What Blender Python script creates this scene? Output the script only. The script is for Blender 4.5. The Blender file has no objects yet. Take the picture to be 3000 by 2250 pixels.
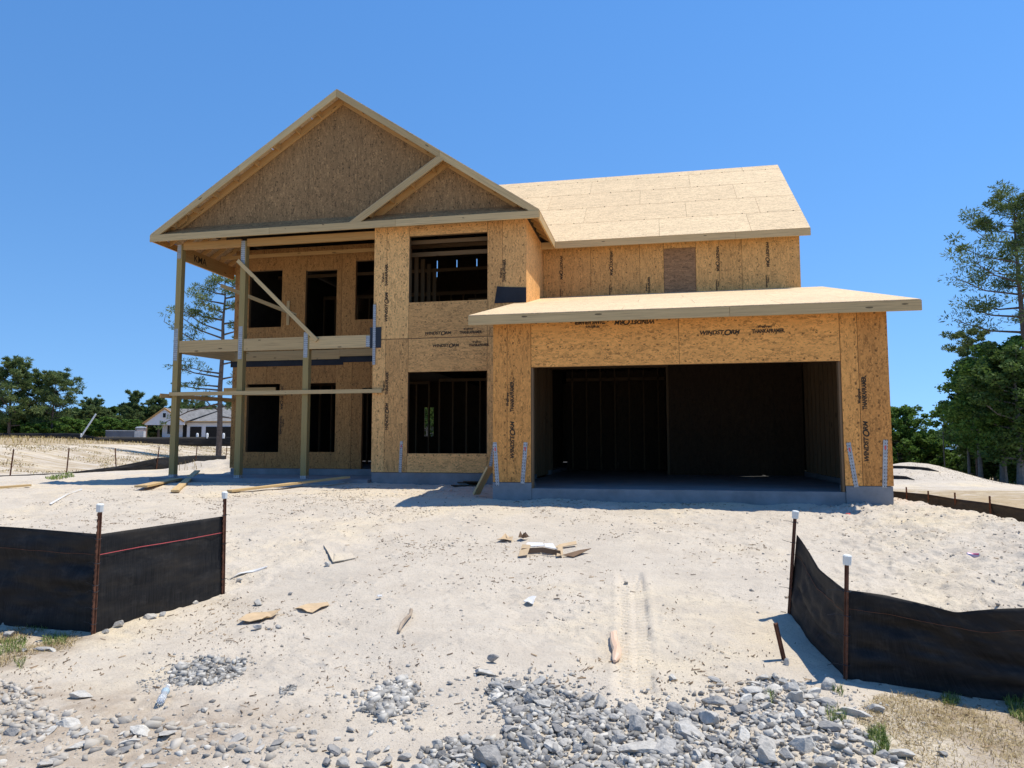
import bpy, bmesh, math, random
import numpy as np
from mathutils import Vector, Matrix, noise as mnoise
random.seed(7)
S = bpy.context.scene
COL = S.collection
R = math.radians

# ------------------------------------------------------------------ camera
CAM = Vector((2.7411, -11.9502, 0.6365)); YAW, PITCH, F = 0.199, 0.0828, 2119.34   # F in pixels of a 3000 px wide picture
cd = bpy.data.cameras.new('camera'); cam = bpy.data.objects.new('camera', cd); COL.objects.link(cam)
cam.location = CAM; cam.rotation_euler = (math.pi/2 + PITCH, 0, YAW)
cd.sensor_width = 36; cd.lens = F/3000*36; cd.clip_start = .05; cd.clip_end = 6000
S.camera = cam
# ------------------------------------------------------------------ light
SUN = Vector((1.0, .40, 2.85)).normalized()
w = bpy.data.worlds.new('World'); S.world = w; w.use_nodes = True
nt = w.node_tree; bg = nt.nodes['Background']
sky = nt.nodes.new('ShaderNodeTexSky'); sky.sky_type = 'NISHITA'; sky.sun_disc = False
sky.sun_elevation = math.asin(SUN.z); sky.sun_rotation = math.atan2(SUN.x, SUN.y)
sky.air_density = 1.3; sky.dust_density = 0.0; sky.ozone_density = 3.0; sky.altitude = 0
tc = nt.nodes.new('ShaderNodeTexCoord'); va = nt.nodes.new('ShaderNodeVectorMath'); va.operation = 'ADD'; va.inputs[1].default_value = (0, 0, .21)
vn = nt.nodes.new('ShaderNodeVectorMath'); vn.operation = 'NORMALIZE'; hs = nt.nodes.new('ShaderNodeHueSaturation'); hs.inputs['Saturation'].default_value = 1.26; hs.inputs['Hue'].default_value = .504; hs.inputs['Value'].default_value = 1.08
for a_, b_ in ((tc.outputs['Generated'], va.inputs[0]), (va.outputs[0], vn.inputs[0]), (vn.outputs[0], sky.inputs[0]), (sky.outputs[0], hs.inputs['Color']), (hs.outputs[0], bg.inputs[0])): nt.links.new(a_, b_)
bg.inputs[1].default_value = 0.15
sl = bpy.data.lights.new('sun', 'SUN'); sl.energy = 4.7; sl.angle = R(.53); sl.color = (1, .93, .80)
so = bpy.data.objects.new('sun', sl); COL.objects.link(so)
so.rotation_euler = (-SUN).to_track_quat('-Z', 'Y').to_euler()
S.view_settings.view_transform = 'Standard'; S.view_settings.look = 'None'
S.view_settings.exposure = 0.2; S.view_settings.gamma = 1
S.cycles.max_bounces = 8; S.cycles.diffuse_bounces = 4

# ------------------------------------------------------------------ helpers
FWD = Vector((-math.sin(YAW)*math.cos(PITCH), math.cos(YAW)*math.cos(PITCH), math.sin(PITCH)))
RT = Vector((math.cos(YAW), math.sin(YAW), 0)); UP = RT.cross(FWD)
def ray(px, py): return FWD + RT*((px-1500)/F) - UP*((py-1125)/F)
def at(px, py, d): return CAM + ray(px, py)*d                    # point at a depth
def on(px, py, ax, v):                                           # point on a plane x/y/z = v
    d = ray(px, py); return CAM + d*((v-CAM[ax])/d[ax])

def tag(o, label=None, cat=None, group=None, kind=None):
    if label: o['label'] = label
    if cat: o['category'] = cat
    if group: o['group'] = group
    if kind: o['kind'] = kind
    return o
def empty(name, loc, label, cat, group=None):
    o = bpy.data.objects.new(name, None); COL.objects.link(o); o.location = loc; o.empty_display_size = .2
    return tag(o, label, cat, group)
def link(name, me, parent=None, mat=None, loc=None):
    o = bpy.data.objects.new(name, me); COL.objects.link(o)
    if mat is not None and not me.materials: me.materials.append(mat)
    if parent is not None:
        o.parent = parent
        if loc is None and parent.type == 'EMPTY': o.location = -Vector(parent.location)     # meshes are written in world coordinates
    if loc is not None: o.location = loc
    return o

class MB:
    """collects boxes, beams and prisms; build() links them as ONE mesh with grain-aligned UVs"""
    def __init__(s): s.v = []; s.f = []; s.uv = []; s.tone = []
    def face(s, pts, g, off, tone=.5):
        pts = [Vector(p) for p in pts]
        n = (pts[1]-pts[0]).cross(pts[2]-pts[0])
        if n.length < 1e-12: n = Vector((0,0,1))
        n.normalize(); t = g - n*g.dot(n)
        if t.length < .05: t = n.orthogonal()
        t.normalize(); b = n.cross(t)
        i = len(s.v); s.v += [tuple(p) for p in pts]; s.f.append(tuple(range(i, i+len(pts))))
        s.uv += [(p.dot(t)+off[0], p.dot(b)+off[1]) for p in pts]; s.tone.append(tone)
    def hexa(s, c, g, tone=None):
        off = (random.uniform(0,50), random.uniform(0,50)); tone = random.random() if tone is None else tone
        for q in ((0,3,2,1),(4,5,6,7),(0,1,5,4),(1,2,6,5),(2,3,7,6),(3,0,4,7)):
            s.face([c[k] for k in q], g, off, tone)
    def box(s, a, b, g='x', tone=None):
        x0,y0,z0 = a; x1,y1,z1 = b
        s.hexa([(x0,y0,z0),(x1,y0,z0),(x1,y1,z0),(x0,y1,z0),(x0,y0,z1),(x1,y0,z1),(x1,y1,z1),(x0,y1,z1)],
               Vector({'x':(1,0,0),'y':(0,1,0),'z':(0,0,1)}[g]), tone); return s
    def beam(s, p0, p1, wd, ht, up=(0,0,1), tone=None):
        p0 = Vector(p0); p1 = Vector(p1); d = (p1-p0).normalized(); u = Vector(up); sd = d.cross(u).normalized(); u = sd.cross(d)
        a = sd*wd/2; b = u*ht/2
        s.hexa([p0-a-b, p0+a-b, p1+a-b, p1-a-b, p0-a+b, p0+a+b, p1+a+b, p1-a+b], d, tone); return s
    def prism(s, poly, ext, g=(0,0,1), tone=None):
        off = (random.uniform(0,50), random.uniform(0,50)); tone = random.random() if tone is None else tone
        P = [Vector(p) for p in poly]; e = Vector(ext); Q = [p+e for p in P]; g = Vector(g)
        n = (P[1]-P[0]).cross(P[2]-P[0])
        if n.dot(e) > 0: P, Q = P[::-1], Q[::-1]
        s.face(P, g, off, tone); s.face(Q[::-1], g, off, tone)
        for i in range(len(P)):
            j = (i+1) % len(P); s.face([P[j], P[i], Q[i], Q[j]], g, off, tone)
        return s
    def tube(s, pts, rad, n=6, tone=.5):
        pts = [Vector(p) for p in pts]; rings = []
        for i, p in enumerate(pts):
            d = (pts[min(i+1, len(pts)-1)] - pts[max(i-1, 0)]).normalized()
            a = d.orthogonal().normalized(); b = d.cross(a)
            if rings:                                              # keep rings aligned
                a = (ref - d*ref.dot(d)).normalized(); b = d.cross(a)
            ref = a; r = rad[i] if isinstance(rad, (list, tuple)) else rad
            rings.append([p + (a*math.cos(2*math.pi*k/n) + b*math.sin(2*math.pi*k/n))*r for k in range(n)])
        off = (random.uniform(0,50), random.uniform(0,50)); L = 0
        for i in range(len(pts)-1):
            g = (pts[i+1]-pts[i])
            for k in range(n):
                m = (k+1) % n
                s.face([rings[i][k], rings[i][m], rings[i+1][m], rings[i+1][k]], g, off, tone)
        s.face(rings[0][::-1], Vector((1,0,0)), off, tone); s.face(rings[-1], Vector((1,0,0)), off, tone)
        return s
    def build(s, name, mat, parent=None, smooth=False):
        me = bpy.data.meshes.new(name); me.from_pydata(s.v, [], s.f)
        uv = me.uv_layers.new(name='UVMap'); uv.data.foreach_set('uv', np.array(s.uv, 'f').ravel())
        at_ = me.attributes.new('tone', 'FLOAT', 'FACE'); at_.data.foreach_set('value', np.array(s.tone, 'f'))
        if smooth: me.polygons.foreach_set('use_smooth', [True]*len(me.polygons))
        me.materials.append(mat); me.update()
        return link(name, me, parent)

# ------------------------------------------------------------------ materials
class NT:
    def __init__(s, name, rough=.8, spec=.3):
        s.m = bpy.data.materials.new(name); s.m.use_nodes = True; s.t = s.m.node_tree
        s.b = s.t.nodes['Principled BSDF']; s.b.inputs['Roughness'].default_value = rough
        s.b.inputs['Specular IOR Level'].default_value = spec
    def n(s, ty, **k):
        nd = s.t.nodes.new(ty)
        for a, v in k.items():
            if a.startswith('i_'):
                key = a[2:].replace('_', ' '); nd.inputs[key if key in nd.inputs else int(key)].default_value = v
            else: setattr(nd, a, v)
        return nd
    def l(s, a, b): s.t.links.new(a, b)
    def uv(s): return s.n('ShaderNodeUVMap').outputs[0]
    def obj(s): return s.n('ShaderNodeTexCoord').outputs['Object']
    def mp(s, v, sc=(1,1,1), rot=(0,0,0), loc=(0,0,0)):
        m = s.n('ShaderNodeMapping'); s.l(v, m.inputs[0]); m.inputs['Scale'].default_value = sc
        m.inputs['Rotation'].default_value = rot; m.inputs['Location'].default_value = loc; return m.outputs[0]
    def noise(s, v, sc, det=3, ro=.6, dist=0):
        m = s.n('ShaderNodeTexNoise'); s.l(v, m.inputs['Vector']); m.inputs['Scale'].default_value = sc
        m.inputs['Detail'].default_value = det; m.inputs['Roughness'].default_value = ro; m.inputs['Distortion'].default_value = dist
        return m.outputs['Fac']
    def voro(s, v, sc, out='Color', feat='F1', rnd=1):
        m = s.n('ShaderNodeTexVoronoi', feature=feat); s.l(v, m.inputs['Vector']); m.inputs['Scale'].default_value = sc
        m.inputs['Randomness'].default_value = rnd; return m.outputs[out]
    def ramp(s, v, stops, interp='LINEAR'):
        r = s.n('ShaderNodeValToRGB'); s.l(v, r.inputs[0]); e = r.color_ramp.elements; r.color_ramp.interpolation = interp
        while len(e) < len(stops): e.new(.5)
        for k, (p, c) in enumerate(stops):
            e[k].position = p; e[k].color = (*c, 1) if isinstance(c, (tuple, list)) else (c, c, c, 1)
        return r.outputs[0]
    def mix(s, f, a, b, mode='MIX'):
        m = s.n('ShaderNodeMix', data_type='RGBA', blend_type=mode)
        for sock, v in ((m.inputs[0], f), (m.inputs[6], a), (m.inputs[7], b)):
            if isinstance(v, (int, float)): sock.default_value = v if sock == m.inputs[0] else (v, v, v, 1)
            elif isinstance(v, (tuple, list)): sock.default_value = (*v, 1)
            else: s.l(v, sock)
        return m.outputs[2]
    def math(s, op, a, b=None, c=None):
        m = s.n('ShaderNodeMath', operation=op)
        for i, v in enumerate((a, b, c)):
            if v is None: continue
            if isinstance(v, (int, float)): m.inputs[i].default_value = v
            else: s.l(v, m.inputs[i])
        return m.outputs[0]
    def attr(s, name): return s.n('ShaderNodeAttribute', attribute_name=name).outputs['Fac']
    def rnd(s): return s.n('ShaderNodeObjectInfo').outputs['Random']
    def out(s, col, bump=None, strength=.4, dist=.01, rough=None):
        if isinstance(col, (tuple, list)): s.b.inputs['Base Color'].default_value = (*col, 1)
        else: s.l(col, s.b.inputs['Base Color'])
        if bump is not None:
            b = s.n('ShaderNodeBump'); b.inputs['Strength'].default_value = strength; b.inputs['Distance'].default_value = dist
            s.l(bump, b.inputs['Height']); s.l(b.outputs[0], s.b.inputs['Normal'])
        if rough is not None: s.l(rough, s.b.inputs['Roughness'])
        return s.m
def scale_c(c, k): return tuple(min(1, x*k) for x in c)

def osb(name, base, dark=.5, light=1.35, specks=.5, nails=True, flake=.72):
    """oriented strand board: overlapping long flakes at several angles, dark bits, rows of nail heads"""
    m = NT(name, .75, .25); uv = m.uv()
    acc = None
    wob = m.n('ShaderNodeTexNoise'); m.l(uv, wob.inputs['Vector']); wob.inputs['Scale'].default_value = 9
    add = m.n('ShaderNodeVectorMath', operation='MULTIPLY_ADD'); m.l(wob.outputs['Color'], add.inputs[0])
    add.inputs[1].default_value = (.06, .06, 0); m.l(uv, add.inputs[2]); wv = add.outputs[0]
    fl = []
    for k, ang in enumerate((.0, .55, -.6, 1.2, -1.1)):
        v = m.mp(wv, (9*flake, 42*flake, 1), (0, 0, ang), (k*3.1, k*7.7, 0))
        fl.append(m.voro(v, 1.0))
    f1 = m.mix(m.ramp(m.noise(uv, 16, 2), [(.42, 0.), (.5, 1.)]), fl[0], fl[1])
    f2 = m.mix(m.ramp(m.noise(m.mp(uv, (1,1,1), (0,0,0), (9,3,0)), 19, 2), [(.45, 0.), (.52, 1.)]), f1, fl[2])
    f3 = m.mix(m.ramp(m.noise(m.mp(uv, (1,1,1), (0,0,0), (4,13,0)), 14, 2), [(.54, 0.), (.58, 1.)]), f2, fl[3])
    f4 = m.mix(m.ramp(m.noise(m.mp(uv, (1,1,1), (0,0,0), (14,5,0)), 15, 2), [(.56, 0.), (.6, 1.)]), f3, fl[4])
    sep = m.n('ShaderNodeSeparateColor'); m.l(f4, sep.inputs[0]); fv = sep.outputs[0]
    big = m.noise(uv, 1.6, 3)
    c = m.ramp(fv, [(0., scale_c(base, dark)), (.16, scale_c(base, .74)), (.45, base), (.8, scale_c(base, 1.14)), (1., scale_c(base, light))])
    c = m.mix(m.ramp(big, [(.35, .0), (.7, .35)]), c, scale_c(base, .8))
    tn = m.attr('tone')
    c = m.mix(1.0, c, m.ramp(tn, [(0., (.78, .73, .68)), (1., (1.08, 1.07, 1.04))]), 'MULTIPLY')
    # dark resinous strands
    v = m.voro(m.mp(wv, (8, 38, 1), (0, 0, .35)), 1.0, 'Distance')
    gate = m.noise(m.mp(uv, (1,1,1), (0,0,0), (2,8,0)), 7.5, 2)
    sp = m.math('MULTIPLY', m.math('LESS_THAN', v, .21), m.math('GREATER_THAN', gate, .50))
    c = m.mix(m.math('MULTIPLY', sp, specks), c, scale_c(base, .28))
    if nails:
        s2 = m.n('ShaderNodeSeparateXYZ'); m.l(m.mp(wv, (1,1,1)), s2.inputs[0])
        du = m.math('ABSOLUTE', m.math('SUBTRACT', m.math('FRACT', m.math('DIVIDE', s2.outputs[0], .2)), .5))
        dv = m.math('ABSOLUTE', m.math('SUBTRACT', m.math('FRACT', m.math('DIVIDE', s2.outputs[1], .405)), .5))
        nl = m.math('MULTIPLY', m.math('LESS_THAN', du, .075), m.math('LESS_THAN', dv, .032))
        c = m.mix(m.math('MULTIPLY', nl, .85), c, scale_c(base, .2))
    m.out(c, fv, .25, .004); return m.m

def lumber(name, base, knots=.8, contrast=.35, weather=None):
    m = NT(name, .7, .25); uv = m.uv()
    g = m.noise(m.mp(uv, (.8, 30, 1)), 1.6, 4, .6, .6)
    c = m.ramp(g, [(.25, scale_c(base, 1-contrast)), (.5, base), (.75, scale_c(base, 1+contrast*.45))])
    g2 = m.n('ShaderNodeTexWave', wave_type='BANDS', bands_direction='Y'); m.l(m.mp(uv, (.35, 9, 1)), g2.inputs[0])
    g2.inputs['Scale'].default_value = 1.6; g2.inputs['Distortion'].default_value = 5; g2.inputs['Detail'].default_value = 2
    c = m.mix(.22, c, m.ramp(g2.outputs['Fac'], [(0, scale_c(base, .62)), (1, scale_c(base, 1.1))]))
    v = m.voro(m.mp(uv, (2.2, 9, 1)), 1.0, 'Distance'); gate = m.noise(uv, 2.3, 1)
    k = m.math('MULTIPLY', m.math('LESS_THAN', v, .13), m.math('GREATER_THAN', gate, .5))
    c = m.mix(m.math('MULTIPLY', k, knots), c, scale_c(base, .22))
    c = m.mix(1.0, c, m.ramp(m.attr('tone'), [(0., (.84, .8, .74)), (1., (1.08, 1.06, 1.02))]), 'MULTIPLY')
    if weather:
        c = m.mix(m.ramp(m.noise(m.mp(uv, (.7, 3, 1)), 2.2, 3), [(.45, 0.), (.65, .7)]), c, weather)
    return m.out(c, g, .3, .004)

def plain(name, base, rough=.8, var=.18, sc=6, bump=.2, spec=.3, metal=0, bdist=.006):
    m = NT(name, rough, spec); o = m.obj()
    nz = m.noise(o, sc, 5, .65)
    c = m.ramp(nz, [(.3, scale_c(base, 1-var)), (.7, scale_c(base, 1+var))])
    m.b.inputs['Metallic'].default_value = metal
    return m.out(c, m.noise(o, sc*8, 3), bump, bdist)

M = {}
M['osb_garage'] = osb('osb_garage', (.80, .365, .10), .42, 1.3, .6)
M['osb_bay'] = osb('osb_bay', (.78, .43, .16), .45, 1.3, .6)
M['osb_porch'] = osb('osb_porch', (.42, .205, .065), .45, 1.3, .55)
M['osb_upper'] = osb('osb_upper', (.70, .38, .13), .5, 1.3, .55)
M['osb_gable_shaded'] = osb('osb_gable_shaded', (.32, .185, .08), .35, 1.7, .4)  # grey-brown copy of the board: shade on the gable put into its colour
M['osb_patch'] = osb('osb_patch', (.30, .17, .085), .5, 1.5, .3, nails=False)
M['osb_roof'] = osb('osb_roof', (.68, .51, .31), .76, 1.12, .3, nails=False)
M['osb_shaded'] = osb('osb_shaded', (.08, .05, .027), .6, 1.3, .3, nails=False)  # near-black copy of the board: indoor shade put into the colour
M['felt'] = plain('felt', (.018, .02, .026), .75, .3, 3)
M['lumber'] = lumber('lumber', (.56, .40, .20))
M['lumber_orange'] = lumber('lumber_orange', (.58, .34, .13))
M['fascia'] = lumber('fascia', (.58, .41, .205), .9, .42)
M['treated'] = lumber('treated', (.40, .30, .12), .7, .35, (.33, .24, .1))
M['stud'] = lumber('stud', (.22, .14, .075), .5)  # darkened lumber copy, carries the gloom of the rooms in its colour
M['concrete'] = plain('concrete', (.22, .225, .23), .9, .22, 2.2, .35)
M['slab'] = plain('slab', (.24, .245, .255), .8, .18, 1.5, .2)
M['ink'] = plain('ink', (.055, .036, .02), .8, .2, 20, 0)
M['black_metal'] = plain('black_metal', (.02, .024, .03), .5, .2, 5, .1)
m = NT('galvanised', .42, .5); m.b.inputs['Metallic'].default_value = .1
uv = m.uv(); c = m.ramp(m.noise(uv, 12, 3), [(.3, (.30, .30, .30)), (.7, (.48, .48, .47))])
hs = m.n('ShaderNodeSeparateXYZ'); m.l(uv, hs.inputs[0])
a = m.math('ABSOLUTE', m.math('SUBTRACT', m.math('FRACT', m.math('DIVIDE', hs.outputs[0], .05)), .5))
b = m.math('ABSOLUTE', m.math('SUBTRACT', m.math('FRACT', m.math('DIVIDE', hs.outputs[1], .034)), .5))
hole = m.math('LESS_THAN', m.math('ADD', m.math('MULTIPLY', a, a), m.math('MULTIPLY', b, b)), .045)
M['galvanised'] = m.out(m.mix(hole, c, (.05, .05, .05)))
M['red_mark'] = plain('red_mark', (.6, .12, .12), .7, .2, 30, 0)
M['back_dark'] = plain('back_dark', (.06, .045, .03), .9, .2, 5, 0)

# ------------------------------------------------------------------ terrain
def vnoise(x, y, seed=0):
    x = np.asarray(x, 'f8'); y = np.asarray(y, 'f8')
    xi = np.floor(x).astype(np.int64); yi = np.floor(y).astype(np.int64); fx = x-xi; fy = y-yi
    fx = fx*fx*(3-2*fx); fy = fy*fy*(3-2*fy)
    def h(a, b):
        n = (a*374761393 + b*668265263 + seed*1274126177) & 0xffffffff
        n = ((n ^ (n >> 13))*1274126177) & 0xffffffff
        return ((n ^ (n >> 16)) & 0xffff)/65535.0*2-1
    return (h(xi,yi)*(1-fx)+h(xi+1,yi)*fx)*(1-fy) + (h(xi,yi+1)*(1-fx)+h(xi+1,yi+1)*fx)*fy
def sm(t): t = np.clip(t, 0, 1); return t*t*(3-2*t)
FA = at(40, 1397, 28.8); FB = at(690, 1352, 50)
fd = (FB-FA).normalized(); fn = Vector((-fd.y, fd.x, 0)).normalized()
if fn.dot(FWD) < 0: fn = -fn
PY = [-60, -9, -7.2, -6.4, -5.6, -4.8, -3.5, -2, -.9, -.3, 1, 3.5, 8, 14, 40]
PZ = [-1.06, -1.03, -1.0, -.97, -.9, -.81, -.65, -.475, -.35, -.315, -.285, -.255, -.3, -.4, -.6]
MD = at(2665, 1330, 42)
def Hbase(x, y):
    x = np.asarray(x, 'f8'); y = np.asarray(y, 'f8')
    z = np.interp(y, PY, PZ)
    t = sm((-9.8-x)/14)*sm((y+4)/5)
    z = z*(1-t) + (-.66)*t
    d = (x-FA.x)*fn.x + (y-FA.y)*fn.y
    lf = sm((-3-x)/8+0*y)
    z = z + lf*(1.32*sm((d-.6)/13) + .47*sm((d-11)/9) - 1.05*sm((d-25)/4))
    # left edge of the lot near the street
    z = z - .05*sm((-2.2-x)/2)*sm((-5.6-y)/1)
    # right side falls away towards the river
    r = np.maximum(0, x-7.5) ; z = z - (1-lf)*np.minimum(.10*r, .28)*sm((y+9)/3)
    z = z - (1-lf)*(1.0*sm((y-14)/45) + 2.4*sm((y-80)/80))*sm((x+2)/10)
    z = z - .35*sm((x-3.7)/1.5)*sm((-5.2-y)/1.2)*.4
    z = z - .56*sm(((x-6.6)+.4*(y+.6)-.1)/2.9)*sm((y+3.5)/2)*(1-lf)*sm((x-6.4)/.8)
    # spoil mounds
    for (mx, my, rx, ry, h) in ((MD.x, MD.y, 3.3, 4.5, 1.4), (-12.2, 12.5, 2.2, 1.3, .42), (-14.6, 13.2, 1.6, 1.1, .3), (-10.2, 11.5, 1.2, 1.3, .3)):
        z = z + h*np.exp(-((x-mx)/rx)**2-((y-my)/ry)**2)
    return z
TR0 = None
def H(x, y, fine=True):
    x = np.asarray(x, 'f8'); y = np.asarray(y, 'f8')
    z = Hbase(x, y)
    near = sm((y+14)/3)*(1-.6*sm((y-10)/30))
    n = .030*vnoise(x*.8, y*.8, 1) + .020*vnoise(x*2.1+y*.3, y*2.1, 2)
    if fine:
        rough = sm((vnoise(x*.55+3, y*.55, 9)+.25)/.8)
        side = sm((x-4.2)/1.5)*sm((y+6)/1.5)                       # churned sand on the right
        mnd = np.exp(-((x+12.8)/4.5)**2-((y-12.8)/2.6)**2)
        a = .15 + .65*rough + 1.6*side + 3*mnd
        n = n + a*(.014*vnoise(x*5.2, y*5.2, 3) + .012*vnoise(x*11.3, y*11.3, 4) + .010*vnoise(x*24, y*24, 5))
        cl = np.maximum(0, vnoise(x*16, y*16, 6)-.35)*np.maximum(0, vnoise(x*1.9, y*1.9, 7)+.15)
        n = n + .04*cl*(1+side)
        # tyre track with tread bars
        if TR0 is not None:
            u = (x-TR0.x)*TD.x + (y-TR0.y)*TD.y; v = (x-TR0.x)*TD.y - (y-TR0.y)*TD.x
            v = v + .012*np.sin(u*1.7)
            m_ = sm((u+.05)/.25)*sm((TL-u)/.4)
            inn = sm((.135-np.abs(v))/.03)
            bars = np.sign(np.sin((u*1.0+np.abs(v)*.35)*2*math.pi/.075))*sm((np.abs(v)-.018)/.01)
            groove = -.5*sm((.012-np.abs(np.abs(v)-.065))/.008)
            n = n*(1-.85*m_*inn) + m_*(inn*(-.022+.013*bars+.006*groove) + .008*np.exp(-((np.abs(v)-.165)/.03)**2))
    # gravelly shoulder keeps flatter
    z = z + n*near
    # under the slabs stay below them
    inside = sm((x+9.0)/.1)*sm((6.1-x)/.1)*sm((y-3.7)/.1)*sm((13.6-y)/.1) + sm((x-.15)/.1)*sm((6.05-x)/.1)*sm((y-.15)/.1)*sm((4-y)/.1)
    z = z - .35*np.clip(inside, 0, 1)
    return z
def h1(x, y): return float(H(np.array([x]), np.array([y]))[0])
def hb(x, y): return float(Hbase(np.array([x]), np.array([y]))[0])
def gp(px, py):
    """where the sight line of a pixel meets the ground"""
    d = ray(px, py); t = 2.0; st = .4
    while t < 400:
        p = CAM + d*t
        if p.z < hb(p.x, p.y): break
        t += st; st *= 1.04
    lo, hi = t-st/1.04, t
    for _ in range(9):
        p = CAM + d*((lo+hi)/2)
        if p.z < hb(p.x, p.y): hi = (lo+hi)/2
        else: lo = (lo+hi)/2
    return Vector((p.x, p.y, h1(p.x, p.y)))
TR0 = None; _a = gp(1845, 1672); _b = gp(1872, 2075); TD = (_b-_a); TD.z = 0; TL = TD.length; TD.normalize(); TR0 = _a

def axis(parts):
    o = []
    for a, b, s in parts: o += list(np.arange(a, b-1e-6, s))
    return np.array(o+[parts[-1][1]])
def grow(a, b, s, k):
    o = []; v = a
    while v < b: o.append(v); v += s; s *= k
    return o
xs = sorted([-v for v in grow(12, 2200, .12, 1.07)]) ; xs = np.array(list(xs)[:-1] + list(axis([(-12,-4,.045),(-4,-2.2,.03),(-2.2,5.6,.0165),(5.6,10,.035)]))[:-1] + grow(10, 2200, .06, 1.07))
ys = np.array(sorted([-v for v in grow(9.2, 60, .06, 1.12)])[:-1] + list(axis([(-9.2,-4.6,.0165),(-4.6,-1,.026),(-1,4,.04),(4,16,.08)]))[:-1] + grow(16, 3000, .12, 1.065))
X, Y = np.meshgrid(xs, ys); Z = H(X, Y)
nx, ny = len(xs), len(ys)
me = bpy.data.meshes.new('ground')
me.vertices.add(nx*ny); me.vertices.foreach_set('co', np.stack([X, Y, Z], -1).astype('f').ravel())
ii = (np.arange(ny-1)[:, None]*nx + np.arange(nx-1)[None, :]).ravel()
quads = np.stack([ii, ii+1, ii+nx+1, ii+nx], -1).astype(np.int32)
me.loops.add(quads.size); me.loops.foreach_set('vertex_index', quads.ravel())
me.polygons.add(len(quads)); me.polygons.foreach_set('loop_start', np.arange(0, quads.size, 4, dtype=np.int32)); me.polygons.foreach_set('loop_total', np.full(len(quads), 4, np.int32))
me.polygons.foreach_set('use_smooth', [True]*len(quads)); me.update(); me.validate()
# ground material: pale sand, yellower and greyer drifts, dry grass cover on the far field and the marsh beyond
m = NT('sand', .95, .15); o = m.obj()
n1 = m.noise(o, .45, 4, .55); n2 = m.noise(o, 2.3, 5, .65); n3 = m.noise(o, 48, 5, .75)
c = m.ramp(n1, [(.3, (.52, .46, .38)), (.5, (.575, .505, .41)), (.68, (.64, .54, .385))])
c = m.mix(m.ramp(n2, [(.38, .6), (.56, 0.)]), c, (.465, .405, .33))
c = m.mix(m.math('MULTIPLY', m.ramp(n3, [(.33, .6), (.46, 0.)]), m.math('SUBTRACT', 1.0, m.math('MULTIPLY', m.attr('track'), .3))), c, (.34, .285, .225))
fib = m.voro(m.mp(o, (38, 60, 38), (0, 0, .5)), 1, 'Distance'); gate = m.noise(o, 1.8, 3)
sp = m.math('MULTIPLY', m.math('LESS_THAN', fib, .17), m.math('GREATER_THAN', gate, .47))
c = m.mix(m.math('MULTIPLY', sp, .75), c, (.16, .12, .085))
tan = m.ramp(m.noise(m.mp(o, (1, 1, 1)), 1.6, 5, .7), [(.3, (.28, .20, .11)), (.7, (.44, .345, .21))])
dk = m.ramp(m.noise(o, .3, 4), [(.3, (.05, .06, .04)), (.7, (.12, .12, .08))])
br = m.ramp(m.noise(o, 3, 5, .7), [(.3, (.30, .22, .15)), (.7, (.44, .37, .29))])
brk = m.noise(m.mp(o, (.25, 2, 1)), 1.2, 4, .7)
c = m.mix(m.ramp(m.math('ADD', m.attr('dry'), m.math('SUBTRACT', brk, .5)), [(.4, 0.), (.62, .9)]), c, tan)
c = m.mix(m.attr('marsh'), c, dk)
c = m.mix(m.math('MULTIPLY', m.attr('soil'), m.ramp(m.noise(o, 5, 4), [(.35, .3), (.6, 1.)])), c, br)
trk_ = m.math('SUBTRACT', 1.0, m.math('MULTIPLY', m.attr('track'), .55))
bmp = m.math('ADD', m.math('MULTIPLY', m.noise(o, 42, 5, .75), 1.0), m.math('MULTIPLY', m.noise(o, 9, 4), 1.5))
m.out(c, m.math('MULTIPLY', bmp, trk_), .75, .02); M['sand'] = m.m
go = link('ground', me, mat=M['sand']); tag(go, kind='structure')
D_ = (X-FA.x)*fn.x + (Y-FA.y)*fn.y; LF = sm((-5-X)/4)
dry = LF*(.50*sm((D_-.2)/1)*(1-sm((D_-9)/4)) + .95*sm((D_-10.5)/3))
rd = np.sqrt((X-CAM.x)**2+(Y-CAM.y)**2)
dry = np.maximum(dry, (1-LF)*.62*sm((X-7.5)/2)*sm((Y-4)/5)*(1-np.exp(-((X-MD.x)/9)**2-((Y-MD.y)/8)**2)))
marsh = np.maximum((1-LF)*sm((rd-75)/15)*sm((Y-55)/10), sm((rd-130)/40))
g1 = gp(2980, 2150); soil = np.maximum(sm((X-g1.x+.75+.3*vnoise(X*2,Y*2,11))/.5)*sm((-6.3-Y+.2*vnoise(X*3,Y*3,12))/.4),
    np.maximum(sm((-1.75-X+.3*vnoise(X*2,Y*2,13))/.4)*sm((-6.35-Y+.3*vnoise(X*3,Y*3,14))/.3)*.8, .8*sm((-7.35-Y+.25*vnoise(X*1.7,Y*1.7,15))/.5)*sm((1.2-X)/1.2)))
_u = (X-TR0.x)*TD.x+(Y-TR0.y)*TD.y; _v = (X-TR0.x)*TD.y-(Y-TR0.y)*TD.x
track = sm((_u+.1)/.3)*sm((TL+.1-_u)/.4)*sm((.19-np.abs(_v+.012*np.sin(_u*1.7)))/.10)
for nm, arr in (('track', track), ('dry', dry), ('marsh', marsh), ('soil', soil)):
    a_ = me.attributes.new(nm, 'FLOAT', 'POINT'); a_.data.foreach_set('value', arr.astype('f').ravel())
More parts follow.
